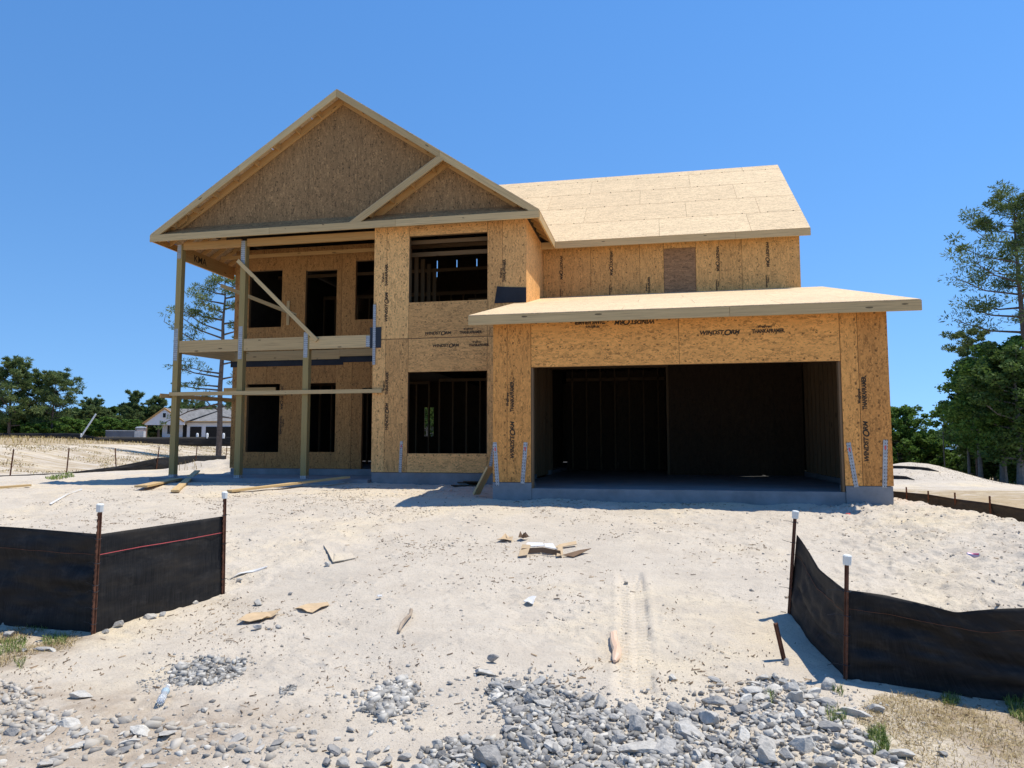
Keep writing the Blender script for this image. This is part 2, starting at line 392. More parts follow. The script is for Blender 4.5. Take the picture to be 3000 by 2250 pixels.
# ------------------------------------------------------------------ the house
house = empty('unfinished_house', (-1.2, 3.6, -.3), 'two-storey house under construction, bare strand board walls with two-car garage opening', 'house')
def hb_(name, mb, mat): return mb.build(name, M[mat] if isinstance(mat, str) else mat, house)
GP = .004                                                          # gap between sheets
def sheets(mb, rects, y, th=.012, g='z', dirn=1):
    for r in rects:
        x0, x1, z0, z1 = r[:4]; gg = r[4] if len(r) > 4 else g
        mb.box((x0+GP, y, z0+GP), (x1-GP, y+th*dirn, z1-GP), gg)
def sheets_x(mb, rects, x, th=.012, g='z'):
    for (y0, y1, z0, z1) in rects: mb.box((x, y0+GP, z0+GP), (x+th, y1-GP, z1-GP), g)
def gz_(y): return 2.70+.245*(y+.36)
# foundation
f = MB()
f.box((0, .003, -.62), (.66, .40, -.006), 'x'); f.box((5.545, .003, -.62), (6.21, .40, -.006), 'x')
f.box((.663, .02, -.62), (5.542, .12, -.098), 'x')
f.box((-3.66, 3.64, -.62), (-.08, 3.9, -.006), 'x'); f.box((0, .403, -.62), (.15, 3.6, -.006), 'y'); f.box((6.06, .403, -.62), (6.21, 14, -.006), 'y')
f.box((-8.48, 5.63, -.62), (-3.66, 5.8, -.006)); f.box((-8.48, 5.803, -.62), (-8.3, 14, -.006)); f.box((-8.29, 13.8, -.62), (6.05, 14, -.006))
hb_('foundation', f, 'concrete')
f = MB(); f.box((.16, .123, -.3), (6.05, 8.9, -.102)); hb_('garage_floor', f, 'slab')
f = MB(); f.box((-8.29, 5.81, -.2), (.15, 13.79, -.01)); f.box((-3.65, 3.91, -.2), (-.02, 5.80, -.012)); hb_('ground_floor', f, 'slab')
f = MB(); f.box((-9.25, 3.46, -.6), (-3.68, 5.625, -.165)); hb_('porch_slab', f, 'slab')
# garage front
f = MB()
sheets(f, [(0,.246,0,2.72),(.246,.657,0,2.72),(.657,3.095,1.922,2.72,'x'),(3.095,5.534,1.922,2.72,'x'),(5.534,5.79,0,2.72),(5.79,6.225,0,2.72)], 0)
hb_('garage_front_wall', f, 'osb_garage')
f = MB(); f.box((.01,.0125,0),(.654,.10,2.75),'z'); f.box((5.537,.0125,0),(6.21,.10,2.75),'z'); f.box((.66,.0125,1.926),(5.53,.10,2.75))
f.box((.657,.02,-.10),(.692,.13,1.92),'z'); f.box((5.50,.02,-.10),(5.533,.13,1.92),'z'); hb_('wall_frame', f, 'stud')
f = MB(); sheets_x(f, [(.013+k*1.219, min(.013+(k+1)*1.219, 3.6), 0, 2.78) for k in range(3)], 0)
hb_('garage_side_wall', f, 'osb_garage')
f = MB(); sheets_x(f, [(.013+k*1.219, .013+(k+1)*1.219, 0, 2.72) for k in range(5)] + [(6.108+k*1.219, 6.108+(k+1)*1.219, 0, 2.72) for k in range(6)], 6.21)
sheets_x(f, [(6.06+k*1.219, 6.06+(k+1)*1.219, 2.72, 5.62) for k in range(6)], 6.122)
f.box((6.1, 13.9, 0), (6.2, 13.93, 5.6), 'z'); hb_('side_wall', f, 'osb_garage')
for a_, b_ in (((6.196,.11,0),(6.207,13.7,2.7)), ((6.1,6.1,2.9),(6.118,13.7,5.6)), ((-8.48,5.8,0),(-8.465,13.7,6.22)), ((-.115,3.74,5.3),(-.10,13.7,5.93)), ((-.05,6.092,5.3),(6.1,6.1,5.93)), ((3.06,6.045,-.09),(6.07,6.058,2.7))): f = MB(); f.box(a_, b_, 'z'); hb_('light_block_sheet', f, 'back_dark')  # unseen dark sheets added behind the walls to keep light out of gaps
f = MB(); f.box((.002,3.601,-.3),(.028,8.95,2.95),'z'); hb_('garage_side_wall', f, 'osb_shaded')
f = MB(); f.prism([(6.2,.11,2.725),(6.2,6.03,2.725),(6.2,6.03,gz_(6.03)),(6.2,.11,gz_(.11))], (.012,0,0)); hb_('side_wall_infill', f, 'osb_shaded')
# garage interior: studs along both sides, stud wall and board wall at the back
f = MB()
for k in range(16):
    y = .14 + k*.406
    for x0, x1 in ((.03, .125),):
        if y < (3.55 if x0 < 1 else 6.0) or x0 < 1: f.box((x0, y, -.09), (x1, y+.04, 2.74), 'z')
for k in range(5):
    f.box((.03, .2+k*.09, -.09), (.12, .238+k*.09, 2.74), 'z'); pass
hb_('side_studs', f, 'stud'); f = MB()
for k in range(15): f.box((6.08, .14+k*.406, -.09), (6.19, .18+k*.406, 2.74), 'z')
for k in range(5): f.box((6.085, .205+k*.09, -.09), (6.18, .243+k*.09, 2.739), 'z')
hb_('side_studs', f, 'stud'); f = MB()
for k in range(8): f.box((.3+k*.406, 8.9, -.1), (.34+k*.406, 8.99, 2.9), 'z')
f.box((.14, 5.95, 2.5), (3.0, 6.04, 2.9)); f.box((.14, 8.9, 2.45), (3.0, 8.99, 2.54)); f.box((2.95, 6.07, -.1), (3.04, 8.9, 2.9), 'z')
hb_('stud_wall', f, 'stud')
f = MB(); sheets(f, [(3.0,4.219,-.1,2.75),(4.219,5.438,-.1,2.75),(5.438,6.08,-.1,2.75)], 6.03); hb_('garage_back_wall', f, 'osb_shaded'); f = MB()
sheets(f, [(.14,1.6,-.1,2.75),(1.6,3.0,-.1,2.75)], 9.0); hb_('garage_back_wall', f, 'osb_shaded')
# garage ceiling / second floor deck
f = MB(); f.box((.14,6.2,2.78),(6.08,13.8,2.8)); f.box((-3.65,3.7,2.96),(.13,5.6,2.99)); f.box((-8.4,5.68,2.96),(.13,13.8,2.99)); f.box((.14,6.2,2.96),(6.05,13.8,2.99))
for k in range(19): f.box((-3.6+k*.406, 3.68 if k < 9 else 6.25, 2.70), (-3.56+k*.406, 13.7, 2.955), 'y')
hb_('floor_deck', f, 'osb_shaded')
# bay wall (front), two window openings
wx0, wx1 = -2.813, -.966
f = MB()
sheets(f, [(-3.671,-3.36,0,3.03),(-3.36,wx0,0,3.03),(wx0,wx1,0,.428,'x'),(wx0,wx1,2.263,3.03,'x'),(wx1,-.0,0,3.03),
           (-3.671,-3.36,3.04,5.66),(-3.36,wx0,3.04,5.66),(wx0,wx1,3.04,3.870,'x'),(wx0,wx1,5.415,5.66,'x'),(wx1,-.62,3.04,5.66),(-.62,-.078,3.04,5.66)], 3.628)
hb_('bay_wall', f, 'osb_bay')
f = MB(); 
for a, b in ((-3.66, wx0), (wx1, -.09)):
    f.box((a,3.641,0),(b,3.73,5.6),'z')
for a, b in ((0,.425),(2.266,3.868),(5.418,5.6)): f.box((wx0+.002,3.641,a),(wx1-.002,3.73,b))
f.box((wx0+.002,3.60,-.0),(wx0+.004,3.601,.001))
hb_('wall_frame', f, 'stud')
f = MB(); sheets_x(f, [(3.641,4.86,3.3,5.7),(4.86,6.04,3.3,5.7),], -.09); hb_('bay_side_wall', f, 'osb_bay')
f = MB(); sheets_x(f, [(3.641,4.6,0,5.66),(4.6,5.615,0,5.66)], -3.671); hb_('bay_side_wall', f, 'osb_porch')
# upper wall over the garage
f = MB(); us = [-.078, 1.141, 2.36, 2.948]
sheets(f, [(-.078,1.141,3.9,5.66),(1.141,2.36,3.9,5.66),(2.36,2.946,3.9,5.66),(2.946,3.711,5.46,5.66),(3.711,4.27,3.9,5.66),(4.27,4.80,3.9,5.66),(4.80,6.134,3.9,5.66),(2.946,3.711,3.9,4.32)], 6.045)
hb_('upper_wall', f, 'osb_upper')
f = MB(); f.box((2.95,6.056,4.324),(3.707,6.068,5.457),'x'); hb_('window_cover_panel', f, 'osb_patch')
f = MB(); f.box((-.06,6.072,2.8),(6.12,6.09,5.6),'z'); hb_('wall_frame', f, 'stud')
f = MB(); sheets(f, [(-.06,6.12,2.72,3.89)], 6.05); hb_('upper_wall_base', f, 'osb_shaded')
# porch back wall
def wall_with_openings(mb, y, x0, x1, z0, z1, holes, seams):
    """holes: (x0,x1,z0,z1); strips between seams"""
    cuts = sorted(set([x0, x1] + [h[0] for h in holes] + [h[1] for h in holes] + [s for s in seams if x0 < s < x1]))
    for a, b in zip(cuts[:-1], cuts[1:]):
        mid = (a+b)/2; hs = sorted([h for h in holes if h[0] < mid < h[1]], key=lambda h: h[2]); z = z0
        for h in hs:
            if h[2] > z: mb.box((a+GP*(a in seams or a == x0), y, z), (b-GP*(b in seams), y+.012, h[2]), 'z', .5)
            z = h[3]
        if z < z1: mb.box((a+GP*(a in seams), y, z), (b-GP*(b in seams), y+.012, z1), 'z', random.uniform(.3,.8))
lo = [(-8.05,-7.095,.425,2.234),(-6.32,-5.50,.429,2.234),(-4.765,-3.9,0,2.09)]
up = [(-8.07,-7.107,3.764,5.317),(-6.425,-5.529,3.1,5.247),(-5.0,-4.1,3.884,5.452)]
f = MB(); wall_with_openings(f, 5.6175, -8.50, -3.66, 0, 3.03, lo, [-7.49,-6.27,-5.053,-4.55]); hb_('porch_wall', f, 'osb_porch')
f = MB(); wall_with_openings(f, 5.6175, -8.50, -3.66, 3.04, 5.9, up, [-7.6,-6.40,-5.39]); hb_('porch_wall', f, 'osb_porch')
f = MB()
for hs in (lo, up):
    for (a, b, c, d) in hs:
        f.box((a-.05,5.631,c),(a+.0,5.72,d),'z'); f.box((b,5.631,c),(b+.05,5.72,d),'z'); f.box((a-.05,5.631,d),(b+.05,5.72,d+.12)); f.box((a-.05,5.631,c-.05),(b+.05,5.72,c-.001))
hb_('opening_frame', f, 'stud')
f = MB(); sheets_x(f, [(5.62+k*1.219, min(5.62+(k+1)*1.219, 13.8), 0, 3.03) for k in range(7)] + [(5.62+k*1.219, min(5.62+(k+1)*1.219,13.8), 3.04, 5.7) for k in range(7)], -8.5)
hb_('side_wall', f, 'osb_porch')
# back wall with a real opening seen through the lower bay window and small gaps under the roof
b0 = on(1244, 1194, 1, 13.8); b1 = on(1270, 1278, 1, 13.8)
slits = []
for (px, py, hh) in ((1281,775,.30),(1338.5,772,.28),(1397,769,.28),(1280,804,.2),(1221.5,808,.2),(1053.5,792,.2),(1055,816,.2),(946,820,.2)):
    q = on(px, py, 1, 13.8); slits.append((q.x-.017, q.x+.017, q.z-hh/2, q.z+hh/2))
f = MB(); wall_with_openings(f, 13.8, -8.48, 6.1, 0, 3.03, [(b0.x, b1.x, b1.z, b0.z)], []); wall_with_openings(f, 13.8, -8.48, 6.1, 3.03, 9.0, slits, [])
hb_('back_wall', f, 'osb_shaded')
# interior stud walls seen faintly through the windows
f = MB()
def studs_x(y, x0, x1, z0, z1, skip=()):
    x = x0
    while x < x1:
        if not any(a < x < b for a, b in skip): f.box((x, y, z0), (x+.04, y+.09, z1), 'z')
        x += .406
    f.box((x0, y, z1), (x1, y+.09, z1+.08))
def gap(y): return ((on(1236, 1235, 1, y).x-.04, on(1276, 1235, 1, y+.09).x+.01),)
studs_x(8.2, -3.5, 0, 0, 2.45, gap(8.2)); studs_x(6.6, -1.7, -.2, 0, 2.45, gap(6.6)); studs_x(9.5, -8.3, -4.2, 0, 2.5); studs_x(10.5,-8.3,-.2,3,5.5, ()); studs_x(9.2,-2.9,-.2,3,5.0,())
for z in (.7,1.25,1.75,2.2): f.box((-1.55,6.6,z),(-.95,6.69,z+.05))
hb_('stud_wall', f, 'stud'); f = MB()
for k in range(5): f.box((-3.2, 4.6+k*.5, 3), (-3.1, 4.64+k*.5, 5.4), 'z')
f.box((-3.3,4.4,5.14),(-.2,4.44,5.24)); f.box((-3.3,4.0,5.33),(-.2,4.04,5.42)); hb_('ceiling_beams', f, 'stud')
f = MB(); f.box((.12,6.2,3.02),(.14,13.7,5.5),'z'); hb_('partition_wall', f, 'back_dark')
# roof structure
PX, PZ_, EL, ER, EZ = -4.523, 8.937, -9.332, .280, 5.73
sl = (PZ_-EZ)/(PX-EL)
YF, YB = 3.254, 14.2
f = MB()
def roofsheet(mb, q0, q1, q2, q3, nu, nv, th, stag=True, g=None):
    """quad q0-q1 (eave) q3-q2 (ridge) split into staggered sheets"""
    q0, q1, q2, q3 = map(Vector, (q0, q1, q2, q3)); n = (q1-q0).cross(q3-q0).normalized()
    for j in range(len(nv)-1):
        cuts = nu[j % len(nu)]
        for a, b in zip(cuts[:-1], cuts[1:]):
            def P(u, v): return (q0.lerp(q1, u)).lerp(q3.lerp(q2, u), v)
            e = .0007
            mb.prism([P(a+e, nv[j]+.0012), P(b-e, nv[j]+.0012), P(b-e, nv[j+1]-.0012), P(a+e, nv[j+1]-.0012)], -n*th, (q1-q0).normalized())
f2 = MB()
for k in (1, 5, 10): f2.box((-3.6 if k < 2 else -8.4, 4.6+k*.61, 5.57), (-.15, 4.64+k*.61, 5.66))
hb_('ceiling_joists', f2, 'stud')
f2 = MB()
for s_ in (-1, 1): f2.prism([(PX, 3.75, PZ_-.02), (PX+s_*4.2, 3.75, PZ_-.02-4.2*sl), (PX+s_*4.2, 13.75, PZ_-.02-4.2*sl), (PX, 13.75, PZ_-.02)], (0,0,-.02), (1,0,0))
hb_('roof_shade_sheet', f2, 'back_dark')  # dark sheet added beneath the pale roof boards to darken the rooms
V5 = [0,.21,.42,.63,.84,1]
roofsheet(f, (EL,YB,EZ+.01), (EL,YF,EZ+.01), (PX,YF,PZ_+.01), (PX,YB,PZ_+.01), [[0,.22,.44,.66,.88,1],[0,.11,.33,.55,.77,1]], V5, .014)
roofsheet(f, (ER,YF,EZ+.01), (ER,YB,EZ+.01), (PX,YB,PZ_+.01), (PX,YF,PZ_+.01), [[0,.22,.44,.66,.88,1],[0,.11,.33,.55,.77,1]], V5, .014)
hb_('main_roof', f, 'osb_roof')
# rake boards, inner rafters, lookouts
def rk(x): return EZ + sl*(min(x, 2*PX-x)-EL)
f = MB()
def rake(mb, xa, xb, y0, th, top, ht):
    """board following the roof slope between xa and xb (plumb cut)"""
    za, zb = rk(xa)-top, rk(xb)-top
    mb.prism([(xa,y0,za),(xb,y0,zb),(xb,y0,zb-ht),(xa,y0,za-ht)], (0,th,0), (xb-xa,0,zb-za))
for xs_ in ((EL,-7.0),(-6.995,PX-.003)): rake(f, *xs_, YF, .038, .012, .172)
for xs_ in ((PX+.003,-2.0),(-1.995,ER)): rake(f, *xs_, YF, .038, .012, .172)
hb_('rake_board', f, 'fascia')
f = MB(); rake(f, EL+.3, PX, 3.58, .038, .015, .20); rake(f, PX, ER-.3, 3.58, .038, .015, .20)
for k in range(1, 9):
    for s_ in (-1, 1):
        x = PX + s_*k*.535; f.beam((x, YF+.04, rk(x)-.09), (x, 3.58, rk(x)-.09), .038, .14)
hb_('rafter', f, 'lumber_orange')
# smaller gable over the bay
sx0, sz0, sx1 = -4.137, 5.715, -2.03
def rk2(x): return sz0 + sl*(x-sx0)
f = MB(); f.prism([(sx0,YF-.006,sz0),(sx1,YF-.006,rk2(sx1)),(sx1+.14,YF-.006,rk2(sx1)-.09),(sx0+.275,YF-.006,sz0)], (0,.038,0), (1,0,sl)); hb_('rake_board', f, 'fascia')
f = MB(); f.prism([(sx0+.35,3.60,rk2(sx0+.35)-.015),(sx1+.1,3.60,rk2(sx1+.1)-.015),(sx1+.1,3.60,rk2(sx1+.1)-.21),(sx0+.35,3.60,rk2(sx0+.35)-.21)], (0,.03,0), (1,0,sl))
for k in range(4):
    x = sx0+.45+k*.5; f.beam((x, YF+.035, rk2(x)-.09), (x, 3.598, rk2(x)-.09), .038, .14)
hb_('rafter', f, 'lumber_orange')
f = MB(); f.prism([(sx0,YF,sz0+.012),(sx1,YF,rk2(sx1)+.012),(sx1,YF,rk2(sx1)+.002),(sx0,YF,sz0+.002)], (0,.37,0), (1,0,sl)); hb_('small_gable_roof', f, 'osb_roof')
# gable wall sheets
f = MB(); zb = 5.95; cuts = [-9.0,-7.80,-6.585,-5.365,-4.13,-2.93,-1.715,-.5,-.05]
for a, b in zip(cuts[:-1], cuts[1:]):
    pts = [(a+GP/2, zb), (b-GP/2, zb), (b-GP/2, rk(b)-.03)]
    if a < PX < b: pts.append((PX, rk(PX)-.03))
    pts.append((a+GP/2, rk(a)-.03)); pts = [(x, 3.632, z) for x, z in pts if True]
    f.prism(pts, (0,.012,0), (0,0,1), random.uniform(.4,.65))
hb_('gable_wall', f, 'osb_gable_shaded')
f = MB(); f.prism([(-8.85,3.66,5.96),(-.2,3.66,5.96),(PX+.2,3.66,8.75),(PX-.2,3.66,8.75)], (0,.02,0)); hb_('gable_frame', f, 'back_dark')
f = MB(); f.prism([(-9.25,YF+.01,5.715),(.22,YF+.01,5.715),(-.2,3.63,5.975),(-8.85,3.63,5.975)], (0,.004,-.014), (1,0,0)); hb_('eave_return', f, 'osb_gable_shaded')
# fascias
f = MB()
for a, b in ((EL,-6.15),(-6.145,-3.02),(-3.015,ER)): f.box((a,YF-.01,5.55),(b,YF+.028,5.712))
hb_('fascia_board', f, 'fascia')
f = MB(); f.box((ER-.038,YF+.03,5.53),(ER,5.70,5.70),'y'); hb_('fascia_board', f, 'fascia')
f = MB(); f.box((EL,YF+.03,5.56),(EL+.038,YB,5.72),'y'); hb_('fascia_board', f, 'lumber_orange')
f = MB()
for k in range(26):
    y = YF+.25+k*.41; f = MB()
    f.prism([(EL+.04,y,rk(EL+.04)-.02),(EL+.81,y,rk(EL+.81)-.02),(EL+.81,y,rk(EL+.81)-.16),(EL+.04,y,rk(EL+.04)-.16)], (0,.038,0), (1,0,sl))
    hb_('rafter_tail', f, 'lumber_orange'); f = MB()
    if y < 5.6: f.prism([(ER-.04,y,rk(ER-.04)-.02),(ER-.5,y,rk(ER-.5)-.02),(ER-.5,y,rk(ER-.5)-.16),(ER-.04,y,rk(ER-.04)-.16)], (0,.038,0), (1,0,sl)); hb_('rafter_tail', f, 'lumber_orange')
f = MB()
for k in (0, 2): f.box((-8.7, 4.0+k*.61, 5.57), (-3.7, 4.04+k*.61, 5.66))
hb_('porch_joists', f, 'lumber_orange')
f = MB(); f.prism([(EL,YF+.03,5.55),(EL+.8,YF+.03,5.75),(EL+.8,YB,5.75),(EL,YB,5.55)], (0,0,.004)) ; 
# right roof
RY, RZ, REY, REZ, RX = 9.893, 8.84, 5.716, 5.70, 6.322
f = MB()
def vx(y, z):                                                       # x where the main right slope has height z
    return ER-(z-EZ)/sl
vals = [0,.235,.465,.70,.925,1]; cutset = [[1.36,3.72,5.02,6.322],[.05,1.32,3.85,6.322],[-.6,2.2,4.73,5.42,6.322],[-1.4,.95,4.6,6.322],[-1.9,.9,4.72,6.322]]
# rows as in the photo, first row nearest the eave
rows = [[(2.85,),(5.0,)],[(0.9,),(3.55,),(5.35,)],[(-.2,),(2.35,),(4.9,)],[(.9,),(3.75,)],[(1.3,),(5.3,)]]
n = Vector((0, -(RZ-REZ), RY-REY)).normalized()
for j in range(5):
    v0, v1 = vals[j]+.0014, vals[j+1]-.0014
    y0, z0 = REY+(RY-REY)*v0, REZ+(RZ-REZ)*v0; y1, z1 = REY+(RY-REY)*v1, REZ+(RZ-REZ)*v1
    cs = [None]+[r[0] for r in rows[j]]+[RX]
    for a, b in zip(cs[:-1], cs[1:]):
        xa0 = vx(y0, z0)-.02 if a is None else a+.003; xa1 = vx(y1, z1)-.02 if a is None else a+.003
        f.prism([(xa0,y0,z0),(b-.003,y0,z0),(b-.003,y1,z1),(xa1,y1,z1)], -n*.012, (1,0,0), random.uniform(.7,1))
hb_('garage_wing_roof', f, 'osb_roof')
f = MB()
for v in vals[1:5]:                                                # metal clips along the horizontal joints
    y_, z_ = REY+(RY-REY)*v, REZ+(RZ-REZ)*v; x_ = vx(y_, z_)+.2
    while x_ < RX-.1: f = MB(); f.box((x_, y_-.012, z_-.012), (x_+.026, y_+.008, z_+.009), 'x'); hb_('sheathing_clip', f, 'back_dark'); x_ += .609
f = MB(); d = n*.017
f.prism([Vector((vx(0,REZ)-.1,REY+.01,REZ))-d,Vector((RX-.01,REY+.01,REZ))-d,Vector((RX-.01,RY,RZ))-d,Vector((vx(0,RZ)-.1,RY,RZ))-d], -n*.02, (1,0,0))
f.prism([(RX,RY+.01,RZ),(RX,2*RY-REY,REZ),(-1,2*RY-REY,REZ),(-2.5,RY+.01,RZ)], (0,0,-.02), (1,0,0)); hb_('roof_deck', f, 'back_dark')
f = MB()
for a, b in ((-.075,ER-.04),(.283,4.62),(4.625,RX-.0)): f.box((a,REY-.012,5.52),(b,REY+.026,5.688))
hb_('fascia_board', f, 'fascia')
f = MB()
for k in range(14):
    x = .35+k*.45; f = MB(); f.prism([(x,REY+.03,5.66),(x,6.04,5.9),(x,6.04,5.74),(x,REY+.03,5.52)], (.038,0,0), (0,1,.7)); hb_('rafter_tail', f, 'lumber_orange')
f = MB(); f.prism([(RX-.04,REY+.03,REZ-.03),(RX-.04,RY,RZ-.03),(RX-.04,RY,RZ-.19),(RX-.04,REY+.03,REZ-.17)], (.038,0,0), (0,1,.7)); hb_('fly_rafter', f, 'lumber_orange')
f = MB(); f.prism([(6.13,6.06,5.62),(6.13,13.7,5.62),(6.13,RY,RZ-.2)], (-.012,0,0)); hb_('side_gable_wall', f, 'osb_upper')
# shed roof over the garage front
gs = .245; gz0 = 2.785; GXL, GXR = -.340, 6.603
def gz(y): return gz0 + gs*(y+.36)
f = MB(); rowsG = [[(2.2,),(4.65,)],[(1.0,),(3.4,),(5.8,)],[(2.4,),(4.9,)],[(.9,),(3.3,),(5.6,)],[(2.3,),(4.7,)],[(1,),(4,)]]
ycuts = [-.355,.84,2.04,3.24,4.44,5.64,6.04]
for j in range(6):
    y0, y1 = ycuts[j]+.003, ycuts[j+1]-.003; cs = [GXL]+[r[0] for r in rowsG[j]]+[GXR]
    for a, b in zip(cs[:-1], cs[1:]):
        if j > 2 and a < 0: a = -.075
        y1_ = y1
        f.prism([(a+.003,y0,gz(y0)),(b-.003,y0,gz(y0)),(b-.003,y1,gz(y1)),(a+.003,y1,gz(y1))], (0,0,-.012), (1,0,0), random.uniform(.7,1)) if not (j == 3 and a < -.1) else None
f.prism([(GXL+.003,3.24,gz(3.24)),(-.08,3.24,gz(3.24)),(-.08,3.622,gz(3.622)),(GXL+.003,3.622,gz(3.622))], (0,0,-.012), (1,0,0))
hb_('garage_roof', f, 'osb_roof')
f = MB(); f.prism([(GXL+.01,-.34,gz(-.34)-.016),(GXR-.01,-.34,gz(-.34)-.016),(GXR-.01,3.6,gz(3.6)-.016),(GXL+.01,3.6,gz(3.6)-.016)], (0,0,-.02), (1,0,0))
f.prism([(-.07,3.6,gz(3.6)-.016),(GXR-.01,3.6,gz(3.6)-.016),(GXR-.01,6.03,gz(6.03)-.016),(-.07,6.03,gz(6.03)-.016)], (0,0,-.02), (1,0,0)); hb_('roof_deck', f, 'osb_shaded')
f = MB()
for a, b in ((GXL,3.86),(3.865,GXR)): f.box((a,-.374,2.615),(b,-.336,2.768))
hb_('fascia_board', f, 'fascia')
for x0 in (GXL, GXR-.038): f = MB(); f.prism([(x0,-.33,gz(-.33)-.04),(x0,6.03 if x0 > 0 else 3.6,gz(6.03 if x0 > 0 else 3.6)-.04),(x0,6.03 if x0 > 0 else 3.6,gz(6.03 if x0 > 0 else 3.6)-.17),(x0,-.33,gz(-.33)-.17)], (.038,0,0), (0,1,.2)); hb_('fly_rafter', f, 'fascia')
f = MB()
for k in range(15):
    x = .1+k*.43; f.prism([(x,-.33,gz(-.33)-.04),(x,6.0,gz(6.0)-.04),(x,6.0,gz(6.0)-.2),(x,-.33,gz(-.33)-.16)], (.038,0,0), (0,1,.2))
hb_('rafter', f, 'stud')
# black felt tacked to the bay corner
f = MB(); f.prism([(-.738,3.612,4.148),(-.40,3.606,4.118),(-.076,3.612,4.10),(-.078,3.612,gz(3.62)+.01),(-.80,3.612,gz(3.62)+.01)], (0,.006,0)); hb_('felt_flap', f, 'felt')
# porch posts
pw = .142
def post(x0, z1, parts, base=-.165):
    f = MB(); f.box((x0,3.628,base),(x0+pw,3.628+pw,z1),'z'); p = hb_('porch_post', f, 'treated')
    for (z0, z2) in parts:
        f = MB(); f.box((x0+.012,3.6235,z0),(x0+pw-.03,3.6275,z2),'z'); f.build('strap', M['galvanised'], p)
    f = MB(); f.box((x0-.004,3.622,base+.001),(x0+pw+.004,3.630+pw,base+.07),'x'); f.build('post_base', M['galvanised'], p)
post(-8.85, 5.55, ((2.66,3.45),(5.2,5.55))); post(-7.11, 5.55, ((2.66,3.45),(4.95,5.55))); post(-5.41, 3.26, ((2.66,3.26),))
f = MB(); f.box((-8.70,3.634,2.86),(-7.115,3.70,3.15)); f.box((-6.963,3.634,2.86),(-5.415,3.70,3.15)); f.box((-5.263,3.634,2.86),(-3.675,3.70,3.15)); hb_('deck_beam', f, 'fascia')
f = MB(); f.box((-8.70,3.645,5.42),(-7.115,3.72,5.60)); f.box((-6.963,3.645,5.42),(-3.675,3.72,5.60)); f.box((-8.85,3.645+pw,5.20),(-8.79,6.0,5.55),'y'); hb_('porch_header', f, 'lumber_orange')
f = MB(); f.beam((-8.78,3.78,2.99),(-8.45,5.60,2.99),.04,.27); f.box((-8.45,5.575,2.857),(-5.395,5.6,3.105)); f.box((-5.39,5.57,2.92),(-3.675,5.6,3.11)); hb_('ledger_board', f, 'lumber')
f = MB(); f.box((-8.56,5.604,2.70),(-5.3,5.614,2.95)); f.box((-5.299,5.603,2.765),(-3.676,5.614,3.0)); hb_('flashing', f, 'felt')
f = MB(); f.box((-3.74,3.612,2.84),(-3.47,3.6235,3.32),'z'); hb_('beam_bracket', f, 'black_metal')
f = MB(); f.box((-3.668,3.606,2.45),(-3.60,3.611,3.85),'z'); f.box((-3.84,3.62,2.87),(-3.745,3.63,3.13),'z'); hb_('strap', f, 'galvanised')
# braces
f = MB(); f.beam((-7.16,3.59,5.06),(-5.05,3.60,3.05),.04,.09,(0,0,1)); hb_('brace', f, 'lumber')
f = MB(); f.beam((-8.0,4.2,4.62),(-6.45,5.2,3.98),.04,.09); hb_('brace', f, 'lumber')
f = MB(); f.box((-6.94,5.585,3.8),(-6.86,5.614,4.45),'z'); hb_('cleat', f, 'fascia')
# guard boards nailed round the lower porch
f = MB(); f.box((-8.88,3.572,1.80),(-3.42,3.61,1.89)); hb_('guard_rail', f, 'lumber')
f = MB(); f.beam((-9.0,3.42,1.80),(-8.45,5.62,1.81),.038,.10); f.box((-8.72,5.57,2.02),(-7.2,5.61,2.14)); f.beam((-8.8,4.4,1.9),(-6.9,5.55,1.93),.1,.04); hb_('guard_rail', f, 'lumber_orange')
# hold-down straps
def strap(pa, pb, wd=.066):
    f = MB(); pa = Vector(pa); pb = Vector(pb); u = (pb-pa).normalized(); s_ = Vector((u.z, 0, -u.x))*wd/2
    f.prism([pa-s_, pa+s_, pb+s_, pb-s_], (0,-.004,0), u); o = hb_('strap', f, 'galvanised')
    c = pa.lerp(pb, .84); g = MB(); g.prism([c-s_*.4-u*.03, c+s_*.4-u*.03, c+s_*.4+u*.03, c-s_*.4+u*.03], (0,-.0055,0)); g.build('paint_mark', M['red_mark'], o)
strap((.085,-.003,-.06),(.035,-.003,.665)); strap((.51,-.003,-.02),(.565,-.003,.665))
strap((5.69,-.003,-.02),(5.60,-.003,.66)); strap((6.09,-.003,-.02),(6.13,-.003,.70))
strap((-2.97,3.622,.0),(-2.945,3.622,.70)); strap((-.96+.05,3.622,.0),(-.78,3.622,.72))
# stamps printed on the boards
def textmesh(txt, size, bold=.012, squash=1.0):
    cu = bpy.data.curves.new('stamp', 'FONT'); cu.body = txt; cu.size = size; cu.offset = bold*size; cu.extrude = .0008; cu.align_x = 'LEFT'
    o = bpy.data.objects.new('stamp', cu); COL.objects.link(o); bpy.context.view_layer.update()
    dg = bpy.context.evaluated_depsgraph_get(); me = bpy.data.meshes.new_from_object(o.evaluated_get(dg)); bpy.data.objects.remove(o)
    xs_ = [v.co.x for v in me.vertices]; return me, min(xs_), max(xs_)
def combine(items):
    bm = bmesh.new()
    for me, M4 in items:
        t = bmesh.new(); t.from_mesh(me); t.transform(M4); tmp = bpy.data.meshes.new('t'); t.to_mesh(tmp); t.free(); bm.from_mesh(tmp); bpy.data.meshes.remove(tmp)
    out = bpy.data.meshes.new('panel_stamp'); bm.to_mesh(out); bm.free(); out.materials.append(M['ink']); return out
a1, x0, x1 = textmesh('WINDST', 1, .04); a2, y0, y1 = textmesh('O', 1.4, .035); a3, z0_, z1_ = textmesh('RM', 1, .04)
Mt = Matrix.Translation; sk = Matrix(((1,.22,0,0),(0,1,0,0),(0,0,1,0),(0,0,0,1)))
g_ = .04
